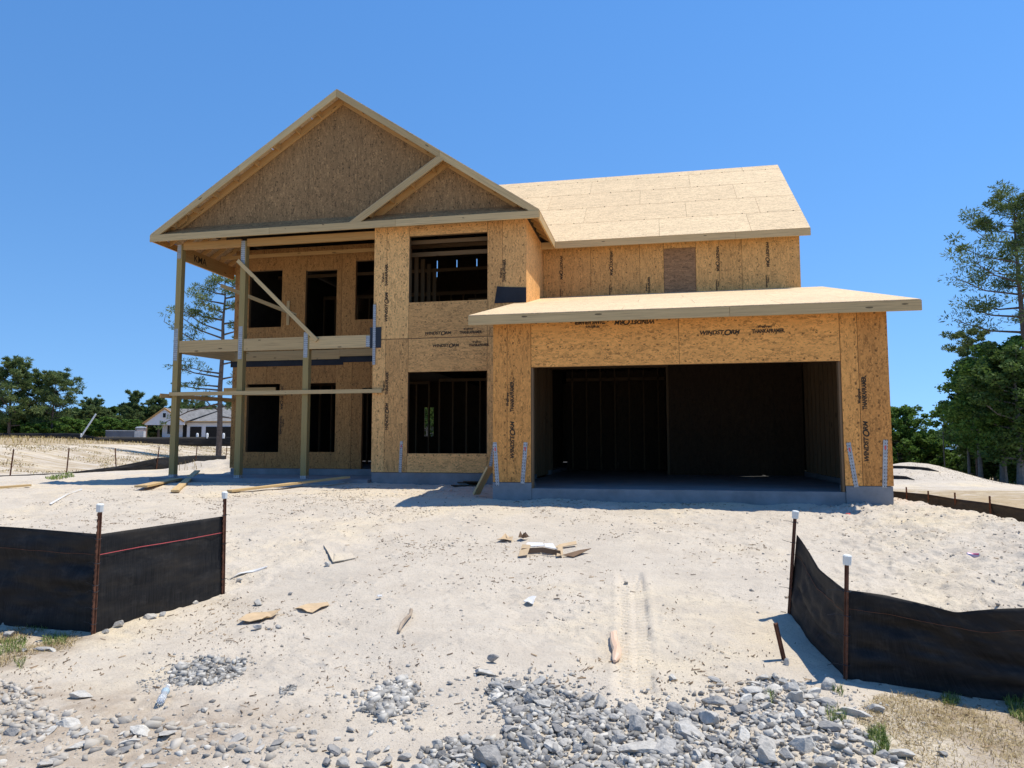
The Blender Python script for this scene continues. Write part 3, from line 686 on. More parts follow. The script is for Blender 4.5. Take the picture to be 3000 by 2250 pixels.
logo = combine([(a1, Mt((-x0,0,0))@sk), (a2, Mt((x1-x0+g_-y0,-.2,0))@sk), (a3, Mt((x1-x0+2*g_+(y1-y0)-z0_,0,0))@sk)])
LW = (x1-x0)+2*g_+(y1-y0)+(z1_-z0_)
k = .62/LW; logo.transform(Matrix.Diagonal((k, k*.95, 1, 1)))
b1_, u0, u1 = textmesh('THANKAFRAMER.', 1, .045); b2_, v0, v1 = textmesh('WestFraser', .72, .05)
logo2 = combine([(b1_, Mt((-u0,0,0))), (b2_, Mt(((u1-u0)*.18,.95,0)))]); k = .50/(u1-u0); logo2.transform(Matrix.Diagonal((k, k*1.35, 1, 1)))
def stampat(me, x, y, z, ang, s=1.0):
    o = bpy.data.objects.new('panel_stamp', me); COL.objects.link(o); o.parent = house
    o.matrix_local = Mt(Vector((x, y, z))-Vector(house.location)) @ Matrix.Rotation(ang, 4, 'Y').inverted() @ Matrix.Rotation(math.pi/2, 4, 'X') @ Matrix.Scale(s, 4)
def st(me, px, py, yv, deg, s=1.0):
    q = on(px, py, 1, yv); stampat(me, q.x, yv-.0025, q.z, R(deg), s)
# (pixel of the start of the baseline, wall plane, reading direction)
st(logo, 1495+11, 1345, 0, 90); st(logo2, 1495+10, 1206, 0, 90, 1.05)            # garage left pier, reading up
st(logo, 2546, 1355, 0, 90); st(logo2, 2540, 1200, 0, 90, 1.05)                 # right pier
st(logo, 1920, 936, 0, 180, 1.05); st(logo2, 1773, 938, 0, 180, 1.05)           # header, upside down
st(logo, 2048, 981, 0, 0); st(logo2, 2203, 976, 0, 0)
st(logo, 1136, 1262, 3.628, 90); st(logo2, 1137, 1156, 3.628, 90, 1.05)
st(logo, 1135, 944, 3.628, 90, 1.1); st(logo2, 1135, 838, 3.628, 90, 1.05)
st(logo2, 1481, 826, 3.628, 90, 1.05)
st(logo, 1243, 981, 3.628, 0); st(logo2, 1346, 978, 3.628, 0, 1.05); st(logo, 1266, 1017, 3.628, 0); st(logo2, 1373, 1015, 3.628, 0, .95)
for px, py in ((1641,748),(1787,735),(2098,720),(2244,707)): st(logo, px, py, 6.045, -90)
for px, py in ((1640,846),(1784,834),(2097,818),(2243,806)): st(logo2, px, py, 6.045, -90, .62)
st(logo2, 1905, 862, 6.045, 90, .9)
st(logo, 824, 1130, 5.6175, -90); st(logo2, 820, 1218, 5.6175, -90); st(logo, 720, 975, 5.6175, 90, .9)
st(logo2, 706, 1262, 5.6175, 90, .8)
st(logo, 2063, 1180, 6.03, 90); st(logo, 2205, 1180, 6.03, 90)
t_, _a1, _b1 = textmesh('KMA', .25, .01); t_.materials.clear(); t_.materials.append(M['ink'])
o = bpy.data.objects.new('spray_mark', t_); COL.objects.link(o); o.parent = house
o.matrix_local = Mt(Vector((-8.787, 4.2, 5.28))-Vector(house.location)) @ Matrix.Rotation(math.pi/2, 4, 'Z') @ Matrix.Rotation(math.pi/2, 4, 'X')
# ------------------------------------------------------------------ silt fences
m = NT('silt_fabric', .7, .2); uv = m.uv()
wv_ = m.noise(m.mp(uv, (3, 260, 1)), 1, 2); wv2 = m.noise(m.mp(uv, (160, 4, 1)), 1, 2)
c = m.ramp(wv2, [(.3, (.005, .006, .007)), (.75, (.024, .023, .024))])
c = m.mix(m.ramp(m.noise(m.mp(uv, (1.2, 5, 1)), 1.5, 3), [(.45, 0.), (.75, .6)]), c, (.045, .036, .026))
ds = m.noise(m.mp(uv, (5, 9, 1)), 1, 5, .7); c = m.mix(m.ramp(ds, [(.52, 0.), (.75, .16)]), c, (.16, .14, .12))
M['silt'] = m.out(c, m.math('ADD', wv_, wv2), .3, .004)
M['rust'] = plain('rust', (.12, .05, .028), .8, .45, 14, .5)
M['cap'] = plain('cap', (.72, .73, .68), .5, .08, 10, .05)
M['pink'] = plain('pink', (.55, .10, .10), .7, .1, 10, 0)
def stake(parent, base, top, cap=True, wd=.028, sunk=.25):
    base = Vector(base); top = Vector(top); d = (top-base).normalized(); s_ = d.cross(Vector((0,1,0))).normalized()*wd/2; q = Vector((0,1,0))*wd/2
    f = MB(); t = .007                                                 # T section post
    f.beam(base-d*sunk, top, wd, t, (0,1,0)); f.beam(base-d*sunk-Vector((0,wd*.5,0)), top-Vector((0,wd*.5,0)), t, wd, (0,1,0))
    n_ = int((top-base).length/.05)
    for k in range(n_):
        p = base.lerp(top, (k+.5)/n_) - Vector((0,wd*1.0,0)); f.beam(p-d*.012, p+d*.012, .012, .008, (0,1,0))
    p = f.build('stake', M['rust'], parent)
    if cap:
        g = MB(); c0 = top-d*.055-Vector((0,wd*.35,0)); g.tube([c0, c0+d*.008, c0+d*.06, c0+d*.067], [.027,.028,.030,.024], 8); g.build('cap', M['cap'], p, True)
    return p
def fabric(parent, cols, nu=60, nv=22, wr=.012, seed=1, mat='silt'):
    """cols: list of (u, bottom point, top point); smooth interpolation between them with wrinkles"""
    us = [c[0] for c in cols]; B = np.array([c[1][:] for c in cols]); T = np.array([c[2][:] for c in cols])
    U = np.linspace(us[0], us[-1], nu); pts = []; uvs = []
    def ip(A): return np.stack([np.interp(U, us, A[:, k]) for k in range(3)], -1)
    def smooth(A):
        A = A.copy()
        for _ in range(3): A[1:-1] = (A[:-2]+A[1:-1]*2+A[2:])/4
        return A
    b = smooth(ip(B)); t = smooth(ip(T)); L = np.concatenate([[0], np.cumsum(np.linalg.norm(np.diff(b[:, :2], axis=0), axis=1))])
    nrm = np.array([-(t[-1]-t[0])[1], (t[-1]-t[0])[0], 0]); nrm /= np.linalg.norm(nrm)+1e-9
    for j in range(nv):
        v = j/(nv-1); P = b*(1-v)+t*v; h = v*.8
        wn = vnoise(L*1.5+seed*9, np.full(nu, h*9.0), seed)*wr + vnoise(L*5+h*3, np.full(nu, h*22.0), seed+1)*wr*.4 + vnoise(L*9-h*14, L*3+h*26.0, seed+2)*wr*.22 + vnoise(L*22, np.full(nu, h*5.0), seed+4)*.0035
        P = P + nrm[None, :]*(wn*np.minimum(1, np.minimum(L, L[-1]-L)*7))[:, None]*math.sin(math.pi*min(1, max(0, v))*.9+.15)
        pts.append(P); uvs.append(np.stack([L, np.full(nu, h)], -1))
    P = np.concatenate(pts); W_ = np.concatenate(uvs)
    faces = [(j*nu+i, j*nu+i+1, (j+1)*nu+i+1, (j+1)*nu+i) for j in range(nv-1) for i in range(nu-1)]
    me = bpy.data.meshes.new('fabric'); me.from_pydata([tuple(p) for p in P], [], faces)
    ul = me.uv_layers.new(name='UVMap'); lv = np.zeros(len(me.loops), np.int32); me.loops.foreach_get('vertex_index', lv); ul.data.foreach_set('uv', W_[lv].astype('f').ravel())
    me.polygons.foreach_set('use_smooth', [True]*len(faces)); me.materials.append(M[mat]); me.update()
    o = link('fabric', me, parent); md = o.modifiers.new('thick', 'SOLIDIFY'); md.thickness = .002
    return o, pts
def thread(parent, pts, rows, mat='pink', nrm=(0,-.004,0), w_=.006):
    n_ = len(pts[0]); f = MB(); N = Vector(nrm)
    for i in range(n_-1):
        a = Vector(pts[rows][i])+N; b = Vector(pts[rows][i+1])+N; f.prism([a-Vector((0,0,w_/2)), b-Vector((0,0,w_/2)), b+Vector((0,0,w_/2)), a+Vector((0,0,w_/2))], N*.2, (1,0,0))
    return f.build('coloured_thread', M[mat], parent)
def upto(base, px, py): return at(px, py, (Vector(base)-CAM).dot(FWD))
def wires(parent, base, top, vs, ln=.06, sd=1):
    for v in vs:
        f = MB(); p = Vector(base).lerp(Vector(top), v) - Vector((0,.02,0)); ring = [p+Vector((math.cos(a)*.026, math.sin(a)*.026+.01, .003*math.sin(2*a))) for a in np.linspace(0, 2*math.pi, 9)]
        f.tube(ring, .0025, 4); f.tube([p, p+Vector((sd*ln*.6, -.01, .012)), p+Vector((sd*ln, -.02, random.uniform(-.01, .03)))], .002, 4); f.build('wire_tie', M['black_metal'], parent)
# front left
g1_ = gp(275, 1858); g2_ = gp(655, 1730)
e = empty('silt_fence', g1_, 'black silt fence at front left on rusty stakes with two white caps', 'silt fence', 'silt fences round the lot')
t1 = upto(g1_, 296, 1480); t2 = upto(g2_, 660, 1444)
stake(e, g1_, t1); stake(e, g2_, t2)
g0 = g1_ + Vector((-3.2, .15, .0)); g0.z = h1(g0.x, g0.y); 
ft1, ft2 = upto(g1_, 285, 1566), upto(g2_, 655, 1512)
ba, bb = Vector(g1_), Vector(g2_)
cols = [(0, g0-Vector((0,0,.06)), g0+Vector((0,0,.88))), (.33, g0.lerp(ba,.33)+Vector((0,.05,-.02)), g0.lerp(ba,.33)+Vector((0,.05,.86))), (.66, g0.lerp(ba,.66)+Vector((0,.06,.0)), g0.lerp(ba,.66)+Vector((0,.05,.865))), (1, ba+Vector((0,.03,.0)), ft1+Vector((0,.03,0)))]
cols = [(u, Vector((b.x,b.y,min(b.z, h1(b.x,b.y))-.03)), t) for u, b, t in cols]
o_, P_ = fabric(e, cols, 70, 30, .07, 3)
thread(e, P_, 23, mat='rust', w_=.004)
cols = [(0, ba, ft1), (.33, ba.lerp(bb,.33), ft1.lerp(ft2,.33)), (.66, ba.lerp(bb,.66), ft1.lerp(ft2,.66)), (1, bb, ft2)]
cols = [(u, Vector((b.x,b.y,h1(b.x,b.y)-.03)), t) for u, b, t in cols]
o_, P_ = fabric(e, cols, 70, 26, .016, 5)
nn = Vector((g2_.y-g1_.y, -(g2_.x-g1_.x), 0)).normalized()*.005
thread(e, P_, 20, nrm=nn if nn.x > 0 else -nn)
wires(e, g1_, t1, (.08,.2,.33,.38,.55,.74), .07, -1); wires(e, g2_, t2, (.15,.5,.78), .08, 1)
# front right
ga = gp(2312, 1800); gb_ = gp(2477, 1990)
e = empty('silt_fence', ga, 'black silt fence at front right, sagging between stakes with white caps', 'silt fence', 'silt fences round the lot')
ta = upto(ga, 2330, 1500); tb = upto(gb_, 2481, 1630); stake(e, ga, ta); stake(e, gb_, tb)
fa, fm, fb = upto(ga, 2334, 1566), upto(ga.lerp(gb_, .55), 2400, 1668), upto(gb_, 2475, 1728)
def gd(p, dz=-.03): return Vector((p.x, p.y, h1(p.x, p.y)+dz))
o_, P_ = fabric(e, [(0, gd(ga), fa), (.3, gd(ga.lerp(gb_, .3)), upto(ga.lerp(gb_, .3), 2366, 1612)), (.55, gd(ga.lerp(gb_, .55)), fm), (.8, gd(ga.lerp(gb_, .8)), upto(ga.lerp(gb_,.8), 2440, 1700)), (1, gd(gb_), fb)], 60, 26, .05, 8)
thread(e, P_, 19, mat='rust', nrm=(-.005,-.003,0), w_=.004)
r0 = gb_+Vector((.02,0,0)); r3 = gb_+Vector((3.6,.35,-.05))
def rp(t): return gb_.lerp(r3, t)
def tp(t, px, py): return upto(rp(t), px, py)
cols = [(0, gd(rp(0)), tp(0, 2482, 1728)), (.12, gd(rp(.12)), tp(.12, 2590, 1742)), (.28, gd(rp(.28)), tp(.28, 2700, 1768)), (.42, gd(rp(.42)), tp(.42, 2800, 1795)), (.58, gd(rp(.58)), tp(.58, 2920, 1783)), (.75, gd(rp(.75)), rp(.75)+Vector((0,0,.62))), (1, gd(rp(1)), rp(1)+Vector((0,0,.8)))]
o_, P_ = fabric(e, cols, 90, 26, .05, 12)
thread(e, P_, 20, mat='rust', nrm=(0,-.005,0), w_=.003)
wires(e, gb_, tb, (.12,.36,.52,.72), .13, -1); wires(e, ga, ta, (.25,.7,.9), .1, -1)
# low fence behind the lot on the left
e = empty('silt_fence', gp(339, 1376), 'slumped black silt fence on bare stakes along the sandy bank at far left', 'silt fence', 'silt fences round the lot')
ps = []
for k, (bx, by, tx, ty, d) in enumerate(((-130,1400,-125,1318,27),(30,1397,41,1316,29),(195,1391,203,1313,31.5),(341,1376,338,1313,35),(459,1372,467,1308,37),(572,1358,578,1307,41),(661,1345,665,1307,45))):
    b = at(bx, by, d); b.z = min(b.z, h1(b.x, b.y)+.02); stake(e, b, upto(b, tx, ty), False, .045); ps.append((b, upto(b, tx, ty)))
hs = (.05,.06,.08,.18,.5,.55,.5); 
cols = [(k/6, p[0]+Vector((0,0,-.08)), p[0].lerp(p[1], hs[k])) for k, p in enumerate(ps)]
fabric(e, cols, 160, 8, .06, 21)
# right-hand fence
e = empty('silt_fence', gp(2797, 1462), 'low black silt fence with short stakes behind the sand on the right', 'silt fence', 'silt fences round the lot')
pr = []
for (bx, by, tx, ty, d) in ((2560,1436,2562,1421,19),(2655,1444,2655,1427,18),(2719,1450,2719,1438,17),(2798,1463,2797,1443,16),(2900,1476,2899,1453,14.5),(3040,1500,3040,1466,13),(3250,1530,3250,1490,11.5)):
    b = at(bx, by, d); t_ = upto(b, tx, ty); stake(e, t_-Vector((0,0,.45)), t_, False, .035); pr.append((t_-Vector((0,0,.75)), b+Vector((0,0,.015))))
fabric(e, [(k/6, a, b) for k, (a, b) in enumerate(pr)], 120, 10, .04, 31)
# fences far out on the field and on the right mound
def far_fence(label, pts, hgt, seed):
    P = [at(*p) for p in pts]; e = empty('silt_fence', P[0], label, 'silt fence', 'silt fences round the lot')
    fabric(e, [(k/(len(P)-1), p-Vector((0,0,hgt)), p) for k, p in enumerate(P)], 80, 5, .08, seed)
far_fence('long black silt fence across the dry field before the treeline', [(-80,1268,62),(90,1269,62),(235,1269,60),(262,1277,60),(285,1281,60),(400,1281,62),(600,1280,66),(700,1280,66)], .85, 41)
def ground_fence(label, pts, hgt, seed):
    P = []
    for p in pts: g = gp(*p); g.z = hb(g.x, g.y)+hgt; P.append(g)
    e = empty('silt_fence', P[0], label, 'silt fence', 'silt fences round the lot'); fabric(e, [(k/(len(P)-1), p-Vector((0,0,hgt+.1)), p-Vector((0,0,hgt*.8*(k == len(P)-1)))) for k, p in enumerate(P)], 80, 5, .05, seed)
ground_fence('strip of black silt fence on the pale sand mound', [(2600,1372),(2640,1373),(2680,1375),(2720,1379),(2750,1382)], .16, 42)
ground_fence('short dark silt fence just right of the garage wall', [(2600,1402),(2630,1403),(2655,1405),(2680,1407)], .18, 43)

# ------------------------------------------------------------------ trees
def leafmat(name, cols_, rough=.7):
    m = NT(name, rough, .2); o = m.obj(); r = m.attr('tone')
    c = m.ramp(m.math('ADD', m.math('MULTIPLY', r, .7), m.math('MULTIPLY', m.noise(o, .8, 2), .3)), [(.1, cols_[0]), (.5, cols_[1]), (.9, cols_[2])])
    m.l(c, m.b.inputs['Base Color'])
    tr = m.n('ShaderNodeBsdfTranslucent'); m.l(c, tr.inputs[0]); mx = m.n('ShaderNodeMixShader'); mx.inputs[0].default_value = .35
    m.l(m.b.outputs[0], mx.inputs[1]); m.l(tr.outputs[0], mx.inputs[2]); m.l(mx.outputs[0], m.t.nodes['Material Output'].inputs[0]); return m.m
M['needle'] = leafmat('needle', [(.045,.08,.03), (.12,.17,.055), (.26,.30,.11)])
M['needle_light'] = leafmat('needle_light', [(.06,.085,.03), (.15,.19,.055), (.28,.31,.10)])
M['leaf'] = leafmat('leaf', [(.03,.075,.014), (.10,.18,.03), (.22,.33,.07)])
M['leaf_dark'] = leafmat('leaf_dark', [(.022,.05,.014), (.07,.12,.028), (.15,.22,.05)])
M['bark'] = plain('bark', (.13, .095, .075), .9, .4, 6, .8, bdist=.03)
M['bark_grey'] = plain('bark_grey', (.15, .14, .125), .9, .35, 5, .6, bdist=.02)
class Foliage:
    def __init__(s): s.v = []; s.t = []
    def clump(s, c, rx, rz, n, lw, ll, rng, needle):
        c = np.array(c); d = rng.normal(size=(n, 3)); d /= np.linalg.norm(d, axis=1)[:, None]
        rad = rng.uniform(.25, 1, n)[:, None]**.6; p = c + d*rad*np.array([rx, rx, rz])
        if needle: ax = d + rng.normal(size=(n, 3))*.45 + np.array([0,0,.25])
        else: ax = rng.normal(size=(n, 3)); ax[:, 2] *= .5
        ax /= np.linalg.norm(ax, axis=1)[:, None]
        sd = np.cross(ax, rng.normal(size=(n, 3))); sd /= np.linalg.norm(sd, axis=1)[:, None]
        l_ = ll*rng.uniform(.6, 1.3, n)[:, None]; w_ = lw*rng.uniform(.6, 1.3, n)[:, None]
        q = np.stack([p-ax*l_/2-sd*w_*.15, p-ax*l_*.05+sd*w_/2, p+ax*l_/2, p+ax*l_*.0-sd*w_/2], 1)
        s.v.append(q.reshape(-1, 3)); s.t.append(np.clip(rng.uniform(0, 1, n)*.6 + .4*rng.uniform(0, 1), 0, 1))
    def mesh(s, name, mat):
        v = np.concatenate(s.v); t = np.concatenate(s.t); n = len(v)//4
        me = bpy.data.meshes.new(name); me.vertices.add(len(v)); me.vertices.foreach_set('co', v.astype('f').ravel())
        me.loops.add(4*n); me.loops.foreach_set('vertex_index', np.arange(4*n, dtype=np.int32)); me.polygons.add(n)
        me.polygons.foreach_set('loop_start', np.arange(0, 4*n, 4, dtype=np.int32)); me.polygons.foreach_set('loop_total', np.full(n, 4, np.int32))
        a = me.attributes.new('tone', 'FLOAT', 'FACE'); a.data.foreach_set('value', t.astype('f')); me.materials.append(mat); me.update(); return me
def tree_mesh(kind, Ht, seed, r0=.2, crown=(.45, 1), spread=.28, nl=26, dens=1.0, lean=0, leafsz=1.0, lopside=0, mat=None, droop=.0):
    """returns trunk mesh and crown mesh of a tree of height Ht standing on the origin"""
    rng = np.random.default_rng(seed); f = MB(); fo = Foliage()
    pts = []; ph = rng.uniform(0, 6)
    for k in range(9):
        t = k/8; pts.append(Vector((lean*t*t*Ht + math.sin(t*5+ph)*.012*Ht*t, math.cos(t*4+ph)*.010*Ht*t, t*Ht*.97-.3*(k == 0))))
    f.tube(pts, [r0*(1.25 if k == 0 else 1)*(1-.88*(k/8)) for k in range(9)], 8)
    needle = kind == 'pine'
    for i in range(nl):
        t = crown[0] + (crown[1]-crown[0])*((i+.5)/nl)**(.85)
        k = min(7, int(t*8)); q = pts[k].lerp(pts[k+1], t*8-k)
        az = i*2.399 + rng.uniform(-.5, .5); rel = (t-crown[0])/(crown[1]-crown[0])
        prof = (math.sin(math.pi*min(1, rel*.85+.12))**.7 if not needle else (1-rel**2.2*.65)*(.55+.6*rng.uniform(0, 1)))
        L = Ht*spread*prof*rng.uniform(.7, 1.15)*(1+lopside*math.cos(az)); rise = (.25+.55*rel)*L*rng.uniform(.5, 1.2) - droop*L
        d = Vector((math.cos(az), math.sin(az), 0)); side = Vector((-d.y, d.x, 0))*rng.uniform(-.25, .25)*L
        mid = q + d*L*.5 + side + Vector((0,0,rise*.25)); end = q + d*L + side*1.3 + Vector((0,0,rise))
        rb = r0*(1-.85*t)*.42+.012
        f.tube([q, mid, end], [rb, rb*.6, rb*.2], 5)
        nsub = 4 if needle else 5
        for s_ in range(nsub):
            u = .45+.55*(s_+rng.uniform(0, .8))/nsub; b = (q.lerp(mid, u*2) if u < .5 else mid.lerp(end, u*2-1))
            off = Vector(rng.normal(size=3))*L*.16; off.z = abs(off.z)*.7; e_ = b + off
            if rng.uniform() < .7: f.tube([b, e_], [rb*.3, rb*.12], 4)
            cr = (.055 if needle else .075)*Ht*rng.uniform(.6, 1.2)*(.7+.6*(1-rel)) * (spread/.28)**.5
            fo.clump(e_, cr, cr*(.55 if needle else .7), max(8, int((95 if needle else 46)*dens*rng.uniform(.6, 1.3))), (.07 if needle else .16)*leafsz, (.30 if needle else .24)*leafsz, rng, needle)
    fo.clump(pts[-1], Ht*.05*(spread/.28)**.5, Ht*.04, int(50*dens), (.05 if needle else .16)*leafsz, (.30 if needle else .24)*leafsz, rng, needle)
    return f, fo.mesh('crown', M[mat or ('needle' if needle else 'leaf')])
def mk_tree(name, label, base, ht, kind, group=None, rot=0, sc=1, bark='bark', cat='tree', src=None, **k):
    e = empty(name, base, label, cat, group); e.rotation_euler = (0, 0, rot); e.scale = (sc,)*3 if isinstance(sc, (int, float)) else sc
    if src is None:
        f, cm = tree_mesh(kind, ht, **k); t = f.build('trunk', M[bark], None, True); t.location = (0,0,0); tm = t.data; bpy.data.objects.remove(t)
    else: tm, cm = src
    for n_, mm in (('trunk', tm), ('crown', cm)):
        o = bpy.data.objects.new(n_, mm); COL.objects.link(o); o.parent = e
    return e, (tm, cm)
def gz_at(px, d, dz=0):
    p = at(px, 1301, d); return Vector((p.x, p.y, hb(p.x, p.y)+dz))
def ht_for(base, py): return upto(base, 1500, py).z - base.z
# pine seen through the porch
b = at(642, 1284, 52); b.z = hb(b.x, b.y)
ht = ht_for(b, 800)
f_ = MB()
rng = np.random.default_rng(5); fo = Foliage(); trk = [Vector((0,0,-.4)), Vector((.02,0,ht*.2)), Vector((-.05,0,ht*.4)), Vector((.05,0,ht*.6)), Vector((.0,0,ht*.75)), Vector((.1,0,ht*.88)), Vector((.05,0,ht*.97))]
f_.tube(trk, [.22,.185,.165,.135,.10,.06,.03], 9)
def trunk_at(z):
    for a, c_ in zip(trk[:-1], trk[1:]):
        if a.z <= z <= c_.z: return a.lerp(c_, (z-a.z)/(c_.z-a.z))
    return trk[-1]
# limbs: (height fraction, reach to the side in m (+ right), depth reach, rise, clump size)
for (hf, rx, ry, rz, cs) in ((.97,.5,.3,.3,.7),(.95,-.8,.2,.3,.75),(.93,1.2,-.3,.3,.75),(.90,-1.6,.4,.5,.8),(.88,1.8,.3,.6,.8),(.85,-2.1,-.5,.5,.85),(.84,.5,1.6,.5,.8),(.82,2.2,-.4,.6,.8),(.80,-.8,-1.8,.4,.8),(.76,-2.4,.4,.6,.75),
     (.74,2.4,.5,.7,.8),(.70,-2.9,-.2,1.5,.75),(.68,2.5,-.6,.8,.75),(.66,-3.6,.3,1.9,.85),(.64,1.8,1.5,.6,.7),(.60,-4.2,-.3,2.0,.9),(.585,2.6,.3,.8,.7),(.56,-3.4,.4,1.6,.6),(.52,2.2,-.3,.6,.6),(.47,-2.8,.2,.6,.6),(.45,-4.0,.3,1.0,.75),(.44,2.2,.2,.7,.6),(.40,-2.4,-.3,.3,.6),(.38,-3.7,.2,.5,.55),
     (.33,-2.3,.1,-.1,.6),(.31,-4.5,.2,-1.6,.5),(.29,1.3,.2,.3,.35),(.27,-1.3,.2,.9,.55),(.24,1.9,.1,-.2,.3)):
    q = trunk_at(hf*ht); end = q + Vector((rx, ry, rz)); mid = q.lerp(end, .5) + Vector((0,0,-.16*abs(rz)+ (.5 if rz < -1 else 0)))
    f_.tube([q, mid, end], [.075,.045,.018], 5)
    for s_ in range(6):
        u = .42+.58*s_/5; c_ = (q.lerp(mid, u*2) if u < .5 else mid.lerp(end, u*2-1)) + Vector(rng.normal(size=3))*.26; c_.z += .1
        f_.tube([(q.lerp(mid, u*2) if u < .5 else mid.lerp(end, u*2-1)), c_], [.022,.01], 4)
        fo.clump(c_, cs*.62, cs*.36, 70 if hf > .6 else 34, .06, .26, rng, True)
e = empty('pine_tree', b, 'tall thin pine with bare lower trunk seen through the porch posts', 'tree')
t = f_.build('trunk', M['bark'], None, True); t.parent = e; t.location = (0,0,0)
o = bpy.data.objects.new('crown', fo.mesh('crown', M['needle_light'])); COL.objects.link(o); o.parent = e
e.rotation_euler = (0,0,YAW)
# big pine on the right edge
b = gz_at(3018, 46); ht = ht_for(b, 545)
mk_tree('pine_tree', 'tallest pine at the right edge of the photo, dark open crown high above the rest', b, ht, 'pine', seed=11, r0=.33, crown=(.50,1), spread=.225, nl=34, dens=1.35, leafsz=1.0, lopside=0)
b = gz_at(2862, 50); mk_tree('pine_tree', 'smaller pine poking out above the leafy trees on the right', b, ht_for(b, 960), 'pine', seed=14, r0=.16, crown=(.62,1), spread=.16, nl=16, dens=1)
# leafy trees right
rt = [(2935,44,1010,'broad leafy tree beneath the tall pine on the right',.22,(.22,1),.30,33,2.0),(2985,42,1030,'leafy tree at the right edge partly cut by the frame',.22,(.15,1),.30,34,2.0),
      (2868,48,1065,'leaning leafy tree at the left end of the right-hand wood',.17,(.35,1),.26,35,1.5),(2835,50,1150,'slender pale-leaved tree at the edge of the right-hand wood',.12,(.3,1),.22,36,1.0)]
for px, d, ty, lb, r0, cr, sp, sd_, dn in rt:
    b = gz_at(px, d); mk_tree('leafy_tree', lb, b, ht_for(b, ty), 'leaf', seed=sd_, r0=r0, crown=cr, spread=sp, nl=34, dens=dn, leafsz=1.0, bark='bark_grey', mat='leaf' if sd_ % 2 else 'leaf_dark')
b = gz_at(2640, 62); mk_tree('leafy_tree', 'round bright green tree just right of the garage wall', b, ht_for(b, 1198), 'leaf', seed=38, r0=.18, crown=(.12,1), spread=.36, nl=40, dens=1.6, bark='bark_grey')
b = gz_at(2765, 58); mk_tree('leafy_tree', 'tiny-crowned thin sapling sticking up above the river bushes', b, ht_for(b, 1192), 'leaf', seed=39, r0=.07, crown=(.72,1), spread=.13, nl=10, dens=.7, bark='bark_grey')
gB = 'dense undergrowth trees in the wood on the right'
_, s_a = mk_tree('leafy_tree', 'dark leafy undergrowth tree in the right-hand wood', gz_at(2935, 50), 5.5, 'leaf', gB, seed=50, r0=.12, crown=(.05,1), spread=.38, nl=30, dens=1.7, bark='bark_grey', mat='leaf_dark')
for k, (px, d, s_) in enumerate(((2910,54,1.0),(2960,56,1.15),(3010,47,1.2),(2885,56,.75),(2990,60,1.3),(3060,50,1.4),(2865,52,.6))):
    e, _ = mk_tree('leafy_tree', 'dark leafy undergrowth tree in the right-hand wood', gz_at(px, d), 0, 'leaf', gB, rot=k*1.3, sc=s_, src=s_a)
gB = 'low bushes in front of the river on the right'
_, s_b = mk_tree('bush', 'green bush between the sand mound and the river', gz_at(2700, 60), 3.6, 'leaf', gB, cat='bush', seed=52, r0=.08, crown=(.05,1), spread=.45, nl=26, dens=1.5, bark='bark_grey')
for k, (px, d, s_) in enumerate(((2665,64,1.05),(2725,66,.9),(2745,60,.75),(2780,62,.62),(2800,58,.5),(2630,60,1.1),(2690,70,1.1),(2815,64,.5))):
    mk_tree('bush', 'green bush between the sand mound and the river', gz_at(px, d), 0, 'leaf', gB, rot=k*1.7, sc=s_, src=s_b, cat='bush')
# treeline left: distinct trees first, then the mass
def lt(px, d, ty, lb, seed, **k):
    b = gz_at(px, d); return mk_tree('pine_tree', lb, b, ht_for(b, ty), 'pine', seed=seed, **k)
_, v1 = lt(25, 80, 1052, 'tall dense pine at the left edge of the photo', 61, r0=.19, crown=(.25,1), spread=.30, nl=44, dens=.8, leafsz=1.5)
_, v2 = lt(98, 84, 1093, 'second pine from the left, slightly lower round crown', 62, r0=.15, crown=(.35,1), spread=.27, nl=36, dens=.7, leafsz=1.4)
_, v3 = lt(150, 82, 1090, 'open-crowned pine with wide arching limbs right of the left edge group', 63, r0=.16, crown=(.40,1), spread=.36, nl=34, dens=.6, leafsz=1.4, lopside=.2)
lt(392, 92, 1148, 'pine with layered crown rising over the treeline left of the far house', 64, r0=.2, crown=(.4,1), spread=.24, nl=28, dens=.7, leafsz=1.4)
lt(462, 92, 1160, 'round-topped pine directly behind the gable of the far house', 65, r0=.2, crown=(.4,1), spread=.24, nl=28, dens=.7, leafsz=1.4)
lt(270, 96, 1176, 'broad low pine in the middle of the left treeline', 66, r0=.22, crown=(.25,1), spread=.42, nl=40, dens=.8, leafsz=1.4)
for px, ty, lb in ((537,1170,'small pine crown above the far house roof, nearest the left porch post'),(583,1178,'small pine crown above the far house roof, middle one'),(668,1176,'small pine crown above the far house roof beside the tall thin pine')):
    lt(px, 130, ty, lb, px, r0=.2, crown=(.4,1), spread=.22, nl=20, dens=1, leafsz=1.8)
f, cm = tree_mesh('leaf', 8, 71, r0=.14, crown=(.04,1), spread=.42, nl=30, dens=1.5, leafsz=1.9, mat='leaf_dark'); t = f.build('trunk', M['bark'], None, True); tmA = t.data; bpy.data.objects.remove(t)
f, cB = tree_mesh('pine', 10, 72, r0=.16, crown=(.15,1), spread=.34, nl=34, dens=1.6, leafsz=1.9); t = f.build('trunk', M['bark'], None, True); tmB = t.data; bpy.data.objects.remove(t)
f, cC = tree_mesh('leaf', 6, 73, r0=.09, crown=(.03,1), spread=.46, nl=26, dens=1.4, leafsz=1.8, mat='leaf'); t = f.build('trunk', M['bark'], None, True); tmC = t.data; bpy.data.objects.remove(t)
rr = random.Random(3)
